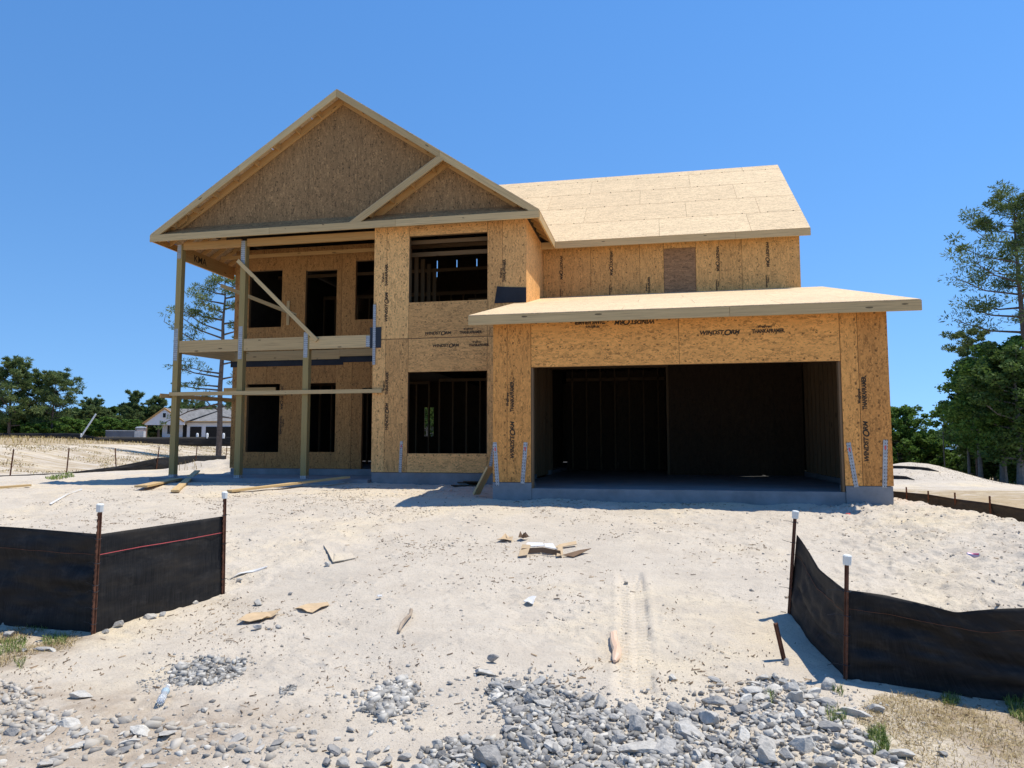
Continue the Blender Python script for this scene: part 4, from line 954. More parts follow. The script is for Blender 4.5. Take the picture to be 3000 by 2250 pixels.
for k in range(74):
    px = -120 + k*11.5 + rr.uniform(-9, 9); d = rr.uniform(88, 112); top = 1215 if px < 230 else 1205
    if 180 < px < 240: top = 1228
    b = gz_at(px, d); hh = ht_for(b, top+rr.uniform(-14, 22)); src, h0 = (((tmA, cm), 8) if rr.random() < .5 else ((tmB, cB), 10)); s_ = hh/h0
    mk_tree('treeline_tree', 'dark green tree in the dense treeline behind the far field', b, 0, 'x', 'trees of the far treeline on the left', rot=rr.uniform(0, 6), sc=(s_*rr.uniform(.9, 1.3), s_*rr.uniform(.9, 1.3), s_), src=src)
for k in range(26):
    px = -60 + k*21 + rr.uniform(-9, 9); b = gz_at(px, rr.uniform(80, 86)); s_ = ht_for(b, rr.uniform(1228, 1258))/6
    if 400 < px: continue
    mk_tree('leafy_tree', 'low bright green tree along the front of the far treeline', b, 0, 'x', 'low bright trees in front of the far treeline', rot=rr.uniform(0, 6), sc=(s_*1.2, s_*1.2, s_), src=(tmC, cC))
# trees behind, seen through the house opening and far bank of the river
for k, (px, d, s_) in enumerate(((1250,55,1.0),(1268,60,1.3),(1238,70,1.2))):
    mk_tree('leafy_tree', 'green tree seen right through the house', gz_at(px, d), 0, 'leaf', 'green trees seen through the lower bay window', rot=k, sc=s_, src=s_a)
rng = np.random.default_rng(8); fo = Foliage()
for k in range(420):
    px = rng.uniform(2560, 3300); p = at(px, 1301, rng.uniform(900, 980)); hgt = 11+5*math.sin(px*.021)+rng.uniform(0, 5)+(7*math.exp(-((px-2805)/25)**2))
    for zz in range(3): fo.clump((p.x, p.y, -2.5+hgt*(.3+.3*zz)), 7, 4.5, 34, 2.0, 2.6, rng, False)
o = bpy.data.objects.new('far_wood', fo.mesh('far_wood', M['leaf_dark'])); COL.objects.link(o); tag(o, 'distant wood on the far bank of the river', 'wood', kind='stuff')
m = NT('water', .12, .5); m.out((.10, .17, .26), m.noise(m.mp(m.obj(), (.02,.2,1)), 1, 3), .05, .1)
me = bpy.data.meshes.new('river'); q = [at(2500, 1301, 420), at(3400, 1301, 400), at(3400, 1301, 880), at(2450, 1301, 880)]; me.from_pydata([(p.x, p.y, -2.65) for p in q], [], [(0,1,2,3)])
tag(link('river', me, mat=m.m), kind='structure')
# ------------------------------------------------------------------ far house, toilet, skip
M['wrap'] = plain('wrap', (.66, .65, .66), .6, .06, 3, .05); M['shingle'] = plain('shingle', (.20, .195, .19), .9, .3, 3, .3)
M['opening_shade'] = plain('opening_shade', (.02, .018, .016), .9, .2, 3, 0); M['white'] = plain('white', (.75, .75, .73), .6, .05, 3, .05)  # first colour paints the shade inside doors, garages and windows
M['tan_plastic'] = plain('tan_plastic', (.50, .31, .22), .5, .06, 3, .05); M['tan_light'] = plain('tan_light', (.62, .45, .36), .5, .06, 3, .05); M['orange'] = plain('orange', (.65, .18, .08), .5, .05, 3, 0)
M['steel'] = plain('steel', (.12, .13, .15), .6, .2, 1, .1); M['steel_light'] = plain('steel_light', (.5, .5, .5), .6, .15, 2, .1)
D0 = 78
hc = gz_at(560, D0); fh = empty('far_house', hc, 'unfinished single-storey house in white wrap with grey shingle roof', 'house'); fh.rotation_euler = (0,0,YAW)
def fl(px, py, dy=0):                                               # local point of the far house plane
    p = at(px, py, D0); v = p-hc; return ((v.x*RT.x+v.y*RT.y), dy, v.z)
def fbuild(mb, name, mat, par=None):
    o = mb.build(name, M[mat], None); o.parent = par or fh; o.location = (0,0,0); return o
def fbox(name, x0, y0, x1, y1, ya, yb, mat, par=None):
    a = fl(x0, y1); b = fl(x1, y0); f = MB(); f.box((a[0], ya, a[2]), (b[0], yb, b[2]), 'x', .5); return fbuild(f, name, mat, par)
fbox('wall', 470, 1236, 546, 1310, .3, .5, 'wrap'); fbox('wall', 546, 1236, 760, 1310, .0, .2, 'wrap')
fbox('wall', 470, 1236, 900, 1310, 8, 8.2, 'wrap')
g0_, g1_2, g2_2 = fl(431, 1242), fl(548, 1236), fl(490, 1197)
f = MB(); f.prism([(g0_[0]+.1,-.9,g1_2[2]), (g1_2[0],-.9,g1_2[2]), (g2_2[0],-.9,g2_2[2]-.1)], (0,.15,0), (1,0,0), .5); f.box((g0_[0]+.1,-.9,g1_2[2]-.35),(g1_2[0],-.75,g1_2[2]),'x',.5); fbuild(f, 'porch_gable', 'wrap')
f = MB(); f.beam((g0_[0]-.1,-.95,g0_[2]),(g2_2[0],-.95,g2_2[2]),.12,.16); f.beam((g2_2[0],-.95,g2_2[2]),(g1_2[0],-.95,g1_2[2]),.12,.16); fbuild(f, 'rake_board', 'lumber_orange')
w_ = fbox('window', 484, 1208, 497, 1226, -.96, -.92, 'white'); fbox('pane', 486.5, 1211, 495, 1224, -.98, -.965, 'opening_shade', w_)
w_ = fbox('window', 484, 1244, 498, 1273, .24, .29, 'white'); fbox('pane', 486, 1246, 490.5, 1271, .21, .23, 'opening_shade', w_); fbox('pane', 491.7, 1246, 496.5, 1271, .21, .23, 'opening_shade', w_)
fbox('door_shade_panel', 531, 1244, 544, 1309, .24, .29, 'opening_shade')  # dark panel painted as the shade inside the doorway
for a, b in ((556, 589), (602, 634), (649, 700)): fbox('garage_shade_panel', a, 1250, b, 1309, -.06, -.02, 'opening_shade')  # dark panels set on the wall, standing in for shaded garage bays
fbox('porch_post', 438, 1246, 440, 1310, -.85, -.7, 'lumber')
r = [fl(546,1236), fl(520,1199), fl(560,1199), fl(590,1186), fl(720,1186), fl(900,1236)]
f = MB()
f.prism([(r[0][0],-.3,r[0][2]), (r[5][0],-.3,r[5][2]), (r[4][0]+1.2,4,r[4][2]), (r[3][0],4,r[3][2])], (0,0,-.1), (1,0,0), .5)
f.prism([(r[3][0],4,r[3][2]), (r[4][0]+1.2,4,r[4][2]), (r[5][0],8.5,r[5][2]), (r[0][0],8.5,r[0][2])], (0,0,-.1), (1,0,0), .5)
f.prism([(g1_2[0],-.9,g1_2[2]), (r[3][0]+.9,3,r[1][2]+.2), (g2_2[0],6,g2_2[2]+.1), (g2_2[0],-.9,g2_2[2]+.05)], (0,0,-.06), (0,1,0), .5)
f.prism([(g0_[0],-.9,g0_[2]), (g2_2[0],-.9,g2_2[2]+.05), (g2_2[0],6,g2_2[2]+.1), (g0_[0],6,g0_[2])], (0,0,-.06), (0,1,0), .5)
fbuild(f, 'roof', 'shingle')
fbox('fascia_board', 546, 1234, 900, 1237, -.34, -.3, 'lumber_orange')
# portable toilet
p = gz_at(411, 72); tz = upto(p, 411, 1249).z; hw = 2119**-1*72*15; e = empty('portable_toilet', p, 'tan portable toilet with pale roof beside the skip', 'portable toilet'); e.rotation_euler = (0,0,YAW+.5)
H_ = upto(p, 411, 1249).z-p.z; f = MB(); f.box((-.5,-.5,-.05),(.5,.5,H_*.86),'z',.5); o = f.build('cabin', M['tan_plastic'], None); o.parent = e
f = MB(); f.prism([(-.54,-.54,H_*.86),(.54,-.54,H_*.86),(.38,-.54,H_*.96),(0,-.54,H_),(-.38,-.54,H_*.96)], (0,1.08,0), (1,0,0), .5); o = f.build('roof', M['white'], None); o.parent = e
f = MB(); f.box((-.38,-.52,.1),(.38,-.503,H_*.8),'z',.5); o2 = f.build('door', M['tan_light'], None); o2.parent = e
f = MB(); f.box((.28,-.54,.95),(.34,-.522,1.15),'z',.5); o = f.build('handle', M['steel'], None); o.parent = o2
f = MB(); f.box((.503,-.15,.9),(.508,.2,1.35),'z',.5); o = f.build('sticker', M['orange'], None); o.parent = e
# skip
p = gz_at(362, 70); SH = upto(p, 362, 1263).z-p.z; e = empty('skip', p, 'long open steel skip with pale ribbed end next to the toilet', 'skip'); e.rotation_euler = (0,0,YAW+.35)
f = MB(); f.box((-1.4,-.8,0),(1.0,-.72,SH),'x',.5); f.box((-1.4,.72,0),(1.0,.8,SH),'x',.5); f.box((-1.4,-.7,0),(1.0,.7,.06),'x',.5); f.box((-1.46,-.8,0),(-1.41,.8,SH),'y',.5); o = f.build('side_panel', M['steel'], None); o.parent = e
f = MB(); f.box((-1.46,-.83,SH+.002),(1.02,-.70,SH+.06),'x',.5); o = f.build('rim', M['steel_light'], None); o.parent = e
f = MB(); f.box((1.01,-.8,0),(1.8,-.76,SH),'x',.5)
for k in range(6): f.box((1.03+k*.14,-.84,0),(1.07+k*.14,-.805,SH),'z',.5)
f.box((1.76,-.75,0),(1.8,.8,SH),'y',.5); o = f.build('end_panel', M['steel_light'], None); o.parent = e
p = gz_at(324, 70); UH = upto(p, 324, 1262).z-p.z; f = MB(); f.box((-.2,-.18,0),(.2,.18,UH-.06),'z',.5); f.box((-.23,-.21,UH-.06),(.23,.21,UH),'x',.5); f.box((-.12,-.2,UH-.4),(.12,-.185,UH-.15),'x',.5)
o = f.build('cabinet', M['white'], None); o.location = p; o.rotation_euler = (0,0,YAW); tag(o, 'small white utility box left of the skip on the dry field', 'utility box')
# leaning pole and wrapped items
f = MB(); f.beam((0,0,-.2),(1.05,.1,1.62),.11,.05,(0,1,0)); f.box((-.02,-.04,-.2),(.04,.04,.1),'z'); p = at(237, 1273, 57); o = f.build('leaning_board', M['white'], None); o.location = p; o.rotation_euler = (0,0,YAW); tag(o, 'white board leaning out of the ground beside the long silt fence', 'board')
for px, hgt in ((578,13),(607,13),(655,13)):
    p = at(px, 1281, 66); f = MB(); f.tube([(0,0,-.1),(0,0,.25),(0,0,.34),(0,0,.38)], [.11,.11,.09,.04], 8); o = f.build('bollard_cover', M['white'], None); o.location = p
    tag(o, 'white standpipe in front of the far house garage openings', 'standpipe', 'white standpipes before the far house')
# ------------------------------------------------------------------ lumber and litter
def board(name, label, cat, pa, pb, wd, th, mat='lumber', lift=.01, parent=None):
    pa = Vector(pa); pb = Vector(pb); f = MB(); c_ = (pa+pb)/2; f.beam(pa-c_, pb-c_, wd, th); o = f.build(name, M[mat], None); o.location = c_; tag(o, label, cat); return o
def gl(px, py, dz): p = gp(px, py); p.z += dz; return p
board('timber_board', 'pale board lying on sand at the left edge of the photo', 'board', gl(-70,1440,.05), gl(88,1430,.05), .14, .04)
board('timber_board', 'short pale board on sand, left one of the crossing pair by the porch', 'board', gl(412,1438,.09), gl(585,1400,.10), .24, .04)
board('timber_board', 'narrow pale board crossing the pair by the porch slab corner', 'board', gl(512,1446,.05), gl(578,1396,.16), .14, .04)
board('timber_board', 'longest board on the sand, propped on the porch slab edge', 'board', gl(672,1440,.03), Vector(on(1018,1398,1,3.35)), .20, .04)
board('timber_board', 'weathered board leaning against the garage corner', 'board', gl(1395,1452,.03), on(1441,1368,1,.6)+Vector((-.03,0,0)), .15, .04, 'fascia')
for k, (a, b) in enumerate((((1345,1424),(1425,1405)),((1362,1420),(1438,1402)),((1380,1424),(1440,1412)))):
    board('plywood_scrap', ('lowest', 'middle', 'top')[k]+' scrap of brown board stacked in the garage corner', 'board', gl(*a, .03+.04*k), gl(*b, .05+.05*k), .35, .02, 'osb_shaded')
M['dusty'] = plain('dusty', (.52, .48, .42), .9, .1, 5, .2); M['driftwood'] = plain('driftwood', (.34, .27, .20), .9, .3, 12, .4); M['card'] = plain('card', (.52, .38, .23), .85, .12, 8, .1); M['card_dark'] = plain('card_dark', (.16, .10, .06), .85, .2, 8, .1); M['paper'] = plain('paper', (.62, .61, .59), .8, .05, 8, .1)
def sheet(name, label, cat, pts, mat, lift=.02, curl=.04, th=.004, seed=1):
    """irregular flat scrap following the ground, edges curled"""
    P = [gl(x, y, 0) for x, y in pts]; c_ = sum(P, Vector())/len(P); rng = random.Random(seed); bm = bmesh.new()
    ring = []
    n_ = len(P)
    for i in range(n_):
        for t in (0, .5):
            q = P[i].lerp(P[(i+1) % n_], t); v = q-c_; v.z = h1(q.x, q.y)-c_.z + lift + rng.uniform(0, curl); ring.append(v)
    inner = [Vector((v.x*.5, v.y*.5, lift*.8+rng.uniform(0, curl*.3))) for v in ring]
    R0 = [bm.verts.new(v) for v in ring]; R1 = [bm.verts.new(v) for v in inner]; cc = bm.verts.new((0,0,lift))
    k_ = len(ring)
    for i in range(k_):
        j = (i+1) % k_; bm.faces.new((R0[i], R0[j], R1[j], R1[i])); bm.faces.new((R1[i], R1[j], cc))
    me = bpy.data.meshes.new(name); bm.to_mesh(me); bm.free(); me.materials.append(M[mat]); o = bpy.data.objects.new(name, me); COL.objects.link(o); o.location = c_
    md = o.modifiers.new('thick', 'SOLIDIFY'); md.thickness = th; tag(o, label, cat); return o
sheet('cardboard', 'tan cardboard piece with a torn corner, left of centre on the sand', 'cardboard', [(698,1822),(742,1793),(822,1800),(805,1812),(782,1818),(765,1826)], 'card', .015, .03, seed=2)
sheet('cardboard', 'thin bent cardboard piece with a raised right edge, half sunk in sand', 'cardboard', [(860,1790),(900,1775),(960,1772),(966,1776),(915,1798),(885,1796)], 'card', .006, .03, seed=3)
sheet('cement_sheet', 'pale cement board half buried in the sand, dark on its left edge', 'board', [(947,1606),(1012,1604),(1042,1640),(975,1654)], 'sand', .004, .012, .012, seed=4)
sheet('paper_scrap', 'small white folded paper scrap on the sand below the brown box', 'paper', [(1533,1768),(1548,1759),(1572,1754),(1562,1772),(1548,1773)], 'paper', .012, .035, seed=5)
sheet('paper_scrap', 'tiny white plastic scrap near the centre of the sand', 'paper', [(1103,1760),(1118,1756),(1120,1760),(1108,1763)], 'paper', .02, .02, seed=6)
sheet('cardboard', 'flat brown cardboard scrap behind the flattened box', 'cardboard', [(1455,1584),(1480,1571),(1503,1578),(1500,1585)], 'card', .02, .05, seed=7)
sheet('cardboard', 'small crumpled dark cardboard scrap behind the flattened box', 'cardboard', [(1518,1581),(1530,1573),(1550,1578),(1535,1583)], 'card_dark', .03, .08, seed=8)
sheet('white_strip', 'thin white plastic strip lying on sand at left', 'strip', [(145,1475),(150,1477),(241,1440),(238,1437)], 'paper', .02, .01, seed=9)
sheet('white_strip', 'crumpled white plastic strip right of the left fence stake', 'strip', [(672,1690),(700,1676),(784,1663),(783,1666),(702,1679)], 'paper', .008, .008, seed=10)
sheet('pink_paint', 'faint pink spray mark on the sand near the garage right corner', 'paint mark', [(2478,1503),(2492,1501),(2490,1508),(2480,1509)], 'pink', .006, .0, seed=11)
# flattened cardboard box
b = gp(1585, 1632); e = empty('cardboard_box', b, 'collapsed brown cardboard box with white top and open side coloured shade-dark', 'box')
def lp(px, py, dz): return gl(px, py, dz)
def quad(name, pts, mat):
    f = MB(); f.prism(pts, (0,0,.006), (1,0,0)); return f.build(name, M[mat], e)
quad('flap', [lp(1538,1619,.085),lp(1595,1618,.09),lp(1590,1611,.10),lp(1545,1611,.10)], 'paper'); quad('flap', [lp(1597,1620,.085),lp(1630,1622,.07),lp(1620,1611,.09),lp(1594,1612,.095)], 'paper')
f = MB(); A_ = [lp(1528,1628,.0),lp(1528,1624,.085),lp(1590,1622,.09),lp(1642,1628,.07),lp(1644,1632,.0)]
for a, b2 in zip(A_[1:-1], A_[2:]): f.prism([a, b2, Vector((b2.x,b2.y,b2.z-.06)), Vector((a.x,a.y,a.z-.06))], (0,.006,0), (1,0,0))
f.build('side_panel', M['card_dark'], e)  # dark card colour stands in for shadow in the open side
quad('flap', [lp(1518,1631,.02),lp(1545,1630,.03),lp(1555,1620,.11),lp(1530,1618,.10)], 'card'); quad('flap', [lp(1630,1632,.02),lp(1650,1630,.03),lp(1648,1616,.09),lp(1635,1618,.08)], 'card')
quad('flap', [lp(1648,1628,.02),lp(1680,1630,.01),lp(1732,1618,.05),lp(1700,1618,.03)], 'card_dark'); quad('flap', [lp(1620,1608,.02),lp(1690,1602,.03),lp(1688,1598,.05),lp(1640,1603,.04)], 'card')
# driftwood, rusty bar, bottle, can
f = MB(); P = [gl(1168,1860,.02), gl(1176,1845,.035), gl(1188,1830,.04), gl(1203,1812,.03), gl(1204,1800,.03)]; c_ = P[0].copy(); f.tube([p-c_ for p in P], [.012,.017,.018,.014,.018], 7); o = f.build('stick', M['driftwood'], None, True); o.location = c_; tag(o, 'short thick driftwood stick with a dark end in the sand', 'stick')
b = gp(2305, 1932); t_ = upto(b, 2272, 1826); f = MB(); f.beam(Vector((0,0,-.1)), t_-b, .032, .012, (0,1,0)); f.beam(Vector((0,-.016,-.1)), t_-b+Vector((0,-.016,0)), .01, .03, (0,1,0)); o = f.build('steel_stake', M['rust'], None); o.location = b; tag(o, 'short bare rusty steel stake leaning left of the right silt fence', 'stake')
m = NT('peach_bag', .25, .5); m.out((.74, .52, .37), m.noise(m.mp(m.obj(), (30,5,10)), 2, 3), .5, .01); M['peach'] = m.m
f = MB(); P = [gl(1800,1938,.02), gl(1805,1925,.03), gl(1808,1905,.035), gl(1800,1885,.035), gl(1797,1868,.03), gl(1805,1858,.02)]; c_ = P[0].copy(); f.tube([p-c_ for p in P], [.012,.034,.036,.034,.03,.008], 8); o = f.build('plastic_sleeve', M['peach'], None, True); o.location = c_; tag(o, 'crumpled peach-coloured plastic wrapper beside the tyre track', 'wrapper')
m = NT('can_metal', .3, .5); m.b.inputs['Metallic'].default_value = .5; m.out(m.ramp(m.noise(m.mp(m.obj(), (3,40,3)), 1, 2), [(.4, (.12, .12, .4)), (.5, (.6, .55, .6)), (.6, (.5, .1, .15))])); M['can'] = m.m
p = gl(2852, 1634, .033); e = empty('drink_can', p, 'crushed silver blue and red drink can on sand at right', 'can'); e.rotation_euler = (R(4), 0, R(-25))
f = MB(); f.tube([(-.062,0,0),(-.055,0,0),(.0,0,-.004),(.055,0,0)], [.024,.031,.030,.031], 12); o = f.build('can_body', M['can'], None, True); o.parent = e
f = MB(); f.tube([(.0555,0,0),(.0625,0,0)], [.031,.026], 12); o = f.build('can_end', M['galvanised'], None); o.parent = e
m = NT('clear_plastic', .12, .6); m.b.inputs['Transmission Weight'].default_value = .55; m.b.inputs['IOR'].default_value = 1.3; m.out((.75, .78, .8), m.noise(m.obj(), 40, 3), .5, .01); M['clear'] = m.m
p = gl(468, 2078, .03); q = gl(490, 2044, .035); e = empty('plastic_bottle', p, 'crushed clear plastic bottle with yellow and blue label at lower left', 'bottle')
d_ = (q-p); f = MB(); f.tube([Vector((0,0,0)), d_*.06, d_*.3, d_*.5, d_*.75, d_*.9, d_], [.012,.024,.026,.018,.026,.016,.011], 12); o = f.build('bottle_body', M['clear'], None, True); o.parent = e
f = MB(); f.tube([d_*1.0, d_*1.1], [.0125,.0125], 10); o = f.build('bottle_cap', M['white'], None); o.parent = e
m = plain('label_blue', (.35, .45, .5), .5, .3, 30, 0); M['label_blue'] = m; M['yellow'] = plain('yellow', (.75, .7, .15), .5, .1, 10, 0)
f = MB(); f.tube([d_*.56, d_*.72], [.020,.0265], 12); o = f.build('label', M['label_blue'], None, True); o.parent = e
# ------------------------------------------------------------------ rocks
def rockmesh(seed, sub=4, cuts=15, nz=.045, flat=1):
    rng = np.random.default_rng(seed); bm = bmesh.new(); bmesh.ops.create_icosphere(bm, subdivisions=sub, radius=1)
    V = np.array([v.co[:] for v in bm.verts])
    for _ in range(cuts):
        n_ = rng.normal(size=3); n_ /= np.linalg.norm(n_); d = rng.uniform(.38, .78); s_ = V@n_; k_ = s_ > d; V[k_] -= np.outer(s_[k_]-d, n_)
    V *= np.array([1, rng.uniform(.6, .9), rng.uniform(.5, .8)*flat])
    for i, v in enumerate(bm.verts):
        p = Vector(V[i]); nn_ = mnoise.noise(p*2.6+Vector((seed, 0, 0)))*nz*1.6 + mnoise.noise(p*7+Vector((0, seed, 0)))*nz + mnoise.noise(p*19)*nz*.55; v.co = p*(1+nn_)
    me = bpy.data.meshes.new('rock'); bm.to_mesh(me); bm.free(); return me
def rockmat(name, dark, light):
    m = NT(name, .92, .2); o = m.obj(); gm = m.n('ShaderNodeNewGeometry').outputs['Position']
    c = m.ramp(m.rnd(), [(0, dark), (.55, tuple((a+b)/2 for a, b in zip(dark, light))), (1, light)])
    nz_ = m.noise(gm, 26, 5, .7); c = m.mix(m.ramp(nz_, [(.35, .55), (.6, 0.)]), c, scale_c(dark, .55))
    c = m.mix(m.ramp(m.noise(gm, 9, 3), [(.5, 0.), (.7, .35)]), c, (.50, .46, .40))
    return m.out(c, m.noise(gm, 60, 4, .75), .7, .01)
M['rock'] = rockmat('rock', (.30, .285, .265), (.54, .515, .465)); M['rock_pale'] = rockmat('rock_pale', (.47, .44, .39), (.70, .66, .58))
RM = {}
for nm in ('rock', 'rock_pale'):
    RM[nm] = []
    for s_ in range(9):
        me = rockmesh(s_+(20 if nm == 'rock' else 60)); me.materials.append(M[nm]); RM[nm].append(me)
rr = random.Random(12)
def rock(x, y, r, nm='rock', label=None, group=None, sink=.3, sc=None, rz=None, cat='rock', z=None):
    o = bpy.data.objects.new('rock', rr.choice(RM[nm])); COL.objects.link(o)
    s_ = sc or (rr.uniform(.85, 1.25), rr.uniform(.8, 1.1), rr.uniform(.75, 1.0)); o.scale = tuple(r*k for k in s_)
    o.location = (x, y, (h1(x, y) if z is None else z) + r*s_[2]*.5*(1-2*sink)); o.rotation_euler = (rr.uniform(-.35, .35), rr.uniform(-.35, .35), rr.uniform(0, 6.3) if rz is None else rz)
    return tag(o, label, cat, group)
def rpx(px, py, wpx, nm, label, sc=None, sink=.2, rz=None):
    p = gp(px, py); d = (p-CAM).dot(FWD); return rock(p.x, p.y, wpx/2/F*d, nm, label, None, sink, sc, rz)
S_ = (1,1,.8)
placed = []
for a in ((235,2050,105,'rock_pale','white broken slab lying alone at lower left above the stones',(1.1,.75,.35),.1,.3),(2428,2020,64,'rock','round pitted grey boulder at the foot of the right silt fence',(.95,1,1.25),.25,1),(2500,2105,110,'rock_pale','long white slab stone below the pitted boulder',(1.2,.5,.4),.1,2.7),
   (2565,2090,90,'rock_pale','cream slab stone right of the long white one',(1.1,.45,.4),.1,2.6),(2320,2030,85,'rock_pale','pale stone topmost in the right-hand heap',(1.1,.7,.7),.1,2.6),(2275,1995,50,'rock_pale','small pale stone above the right-hand heap',(1,.7,.8),.1,1),
   (2305,1950,34,'rock_pale','small stone at the foot of the leaning rusty stake',(.8,.8,1.2),.1,0),(2100,2075,110,'rock','long grey slab propped over the hollow in the rubble, right of centre',(1.15,.5,.45),-.1,2.75),
   (2390,2040,60,'rock_pale','pale stone between the heap and the pitted boulder',(1,.7,.7),.1,.4),(2640,2225,105,'rock_pale','big white boulder at the bottom right of the heap',(1.1,.7,.6),.1,.2),(2765,2225,42,'rock','small grey stone alone on the dry grass at lower right',S_,.2,0),
   (1970,1995,40,'rock_pale','knobbly grey stone right of the tyre track',S_,.1,0),(2097,1998,44,'rock','dark angular stone on clean sand right of the tyre track',(1.1,.8,.7),.1,0),(1420,1975,104,'rock_pale','flat pale slab stone at the top of the rubble',(1.1,.75,.45),.2,0),
   (1441,1942,52,'rock','pointed grey stone behind the flat pale slab',(1,.7,1),.1,0),(1550,1972,22,'rock','small dark upright stone right of the flat pale slab',(.8,.8,1.2),.1,0),(755,1766,42,'rock_pale','pale stone above the tan cardboard',S_,.2,0),(850,1735,24,'rock','small stone alone above the pale one',S_,.2,0),
   (757,1842,42,'rock','dark stone just below the tan cardboard',S_,.1,0),(818,1843,24,'rock','small grey stone right of the one below the cardboard',S_,.1,0),(788,1843,24,'rock_pale','small pale stone between the two below the cardboard',(1,.8,.5),.1,0),
   (960,1660,32,'rock_pale','brownish stone at the corner of the buried board',S_,.1,0),(25,1865,52,'rock','speckled grey round stone at the left edge in the grass',(1,1,.9),.2,0),(345,1840,62,'rock_pale','white stone at the base of the left fence fabric',(1.1,.8,.6),.2,.2),(310,1856,34,'rock_pale','small stone beside the first white fence stone',S_,.2,0),
   (435,1815,50,'rock_pale','flat stone further along the left fence base',(1.1,.8,.5),.3,.3),(475,1805,34,'rock','small grey stone by the left fence base',S_,.3,0),(572,1760,34,'rock_pale','pale stone by the left fence base near the second stake',S_,.2,.6),(700,1695,30,'rock','small stone by the second left stake',S_,.2,0),
   (135,1905,62,'rock','flat grey stone half sunk beside the green tuft',(1.2,.8,.4),.3,.2),(155,1908,40,'rock_pale','flat pale stone half sunk beside the green tuft',(1.2,.8,.4),.3,.2),(70,1913,32,'rock','small sunken stone left of the flat grey one',S_,.3,0),
   (882,2165,36,'rock','grey stone right of the bottle on bare sand',S_,.1,0),(1025,2140,38,'rock','bluish stone alone below the grey patch',S_,.1,0),(918,2150,34,'rock_pale','tan stone next to the grey one on bare sand',S_,.1,0),(1145,2112,26,'rock','small stone at the lower end of the grey patch',S_,.1,0),
   (1198,1955,18,'rock','tiny grey stone right above the grey patch',S_,.1,0),(340,2132,30,'rock','small light stone in the stony ground at lower left',S_,.2,0),(645,1902,12,'rock','tiny brown pebble on open sand',S_,.1,0),(440,1915,18,'rock','tiny grey pebble left of the pit rubble',S_,.1,0),
   (1320,2000,22,'rock','tiny grey stone left of the flat pale slab',S_,.1,0),(1130,2025,36,'rock','rounded stone at the right end of the grey patch',S_,.0,0),(1890,2100,50,'rock','rounded stone on the upper rim of the rubble',S_,.1,0)):
    rpx(a[0], a[1], a[2], a[3], a[4], a[5], a[6], a[7]); p = gp(a[0], a[1]); placed.append((p.x, p.y, a[2]/2/F*(p-CAM).dot(FWD)*.9))
def inpoly(x, y, P):
    r_ = False
    for i in range(len(P)):
        (x1_, y1_), (x2_, y2_) = P[i], P[i-1]
        if (y1_ > y) != (y2_ > y) and x < (x2_-x1_)*(y-y1_)/(y2_-y1_)+x1_: r_ = not r_
    return r_
def region(P): return [tuple(gp(px, py)[:2]) for px, py in P]
ZONES = [  # outline (as seen), rock material, size range (m), count, label, group
 ([(1590,2000),(1690,2040),(1900,2085),(2080,2080),(2160,2200),(2180,2330),(1250,2330),(1230,2185),(1330,2150),(1480,2160),(1480,2090),(1420,2015),(1480,1995)], 'rock', (.034,.105), 150, 'grey broken concrete rock in the dense rubble at bottom centre', 'grey rubble rocks at bottom centre'),
 ([(2230,1985),(2330,2000),(2420,2070),(2520,2160),(2620,2230),(2700,2330),(2150,2330),(2140,2180),(2180,2040)], 'rock_pale', (.034,.10), 85, 'pale stone in the heap right of the grey rubble', 'pale stones in the right-hand heap'),
 ([(-60,2085),(250,2130),(560,2150),(880,2190),(930,2330),(-100,2330)], 'rock_pale', (.03,.075), 46, 'flat dusty stone pressed into the stony ground at bottom left', 'flat stones at bottom left'),
 ([(940,2200),(1230,2180),(1260,2330),(930,2330)], 'rock', (.03,.07), 24, 'loose stone along the bottom edge left of the rubble', 'loose stones on the bottom edge left of the rubble'),
]
cnt = 0
for P, nm, (ra, rb), n_, lb, gr in ZONES:
    W_ = region(P); x0 = min(p[0] for p in W_); x1 = max(p[0] for p in W_); y0 = min(p[1] for p in W_); y1 = max(p[1] for p in W_); tries = 0; got = 0
    while got < n_ and tries < 9000:
        tries += 1; x, y = rr.uniform(x0, x1), rr.uniform(y0, y1); r_ = ra+(rb-ra)*rr.random()**1.8*(1.15 if tries < 500 else .7 if tries > 3000 else 1)
        if not inpoly(x, y, W_) or any((x-a)**2+(y-b)**2 < (.74*(r_+c))**2 for a, b, c in placed): continue
        placed.append((x, y, r_)); got += 1
        rock(x, y, r_, nm if rr.random() > (.6 if 'flat' in gr else .12) else ('rock_pale' if nm == 'rock' else 'rock'), lb, gr, .2 if 'flat' not in gr else .3, (1.2, .9, .45) if 'flat' in gr else None)
    cnt += got
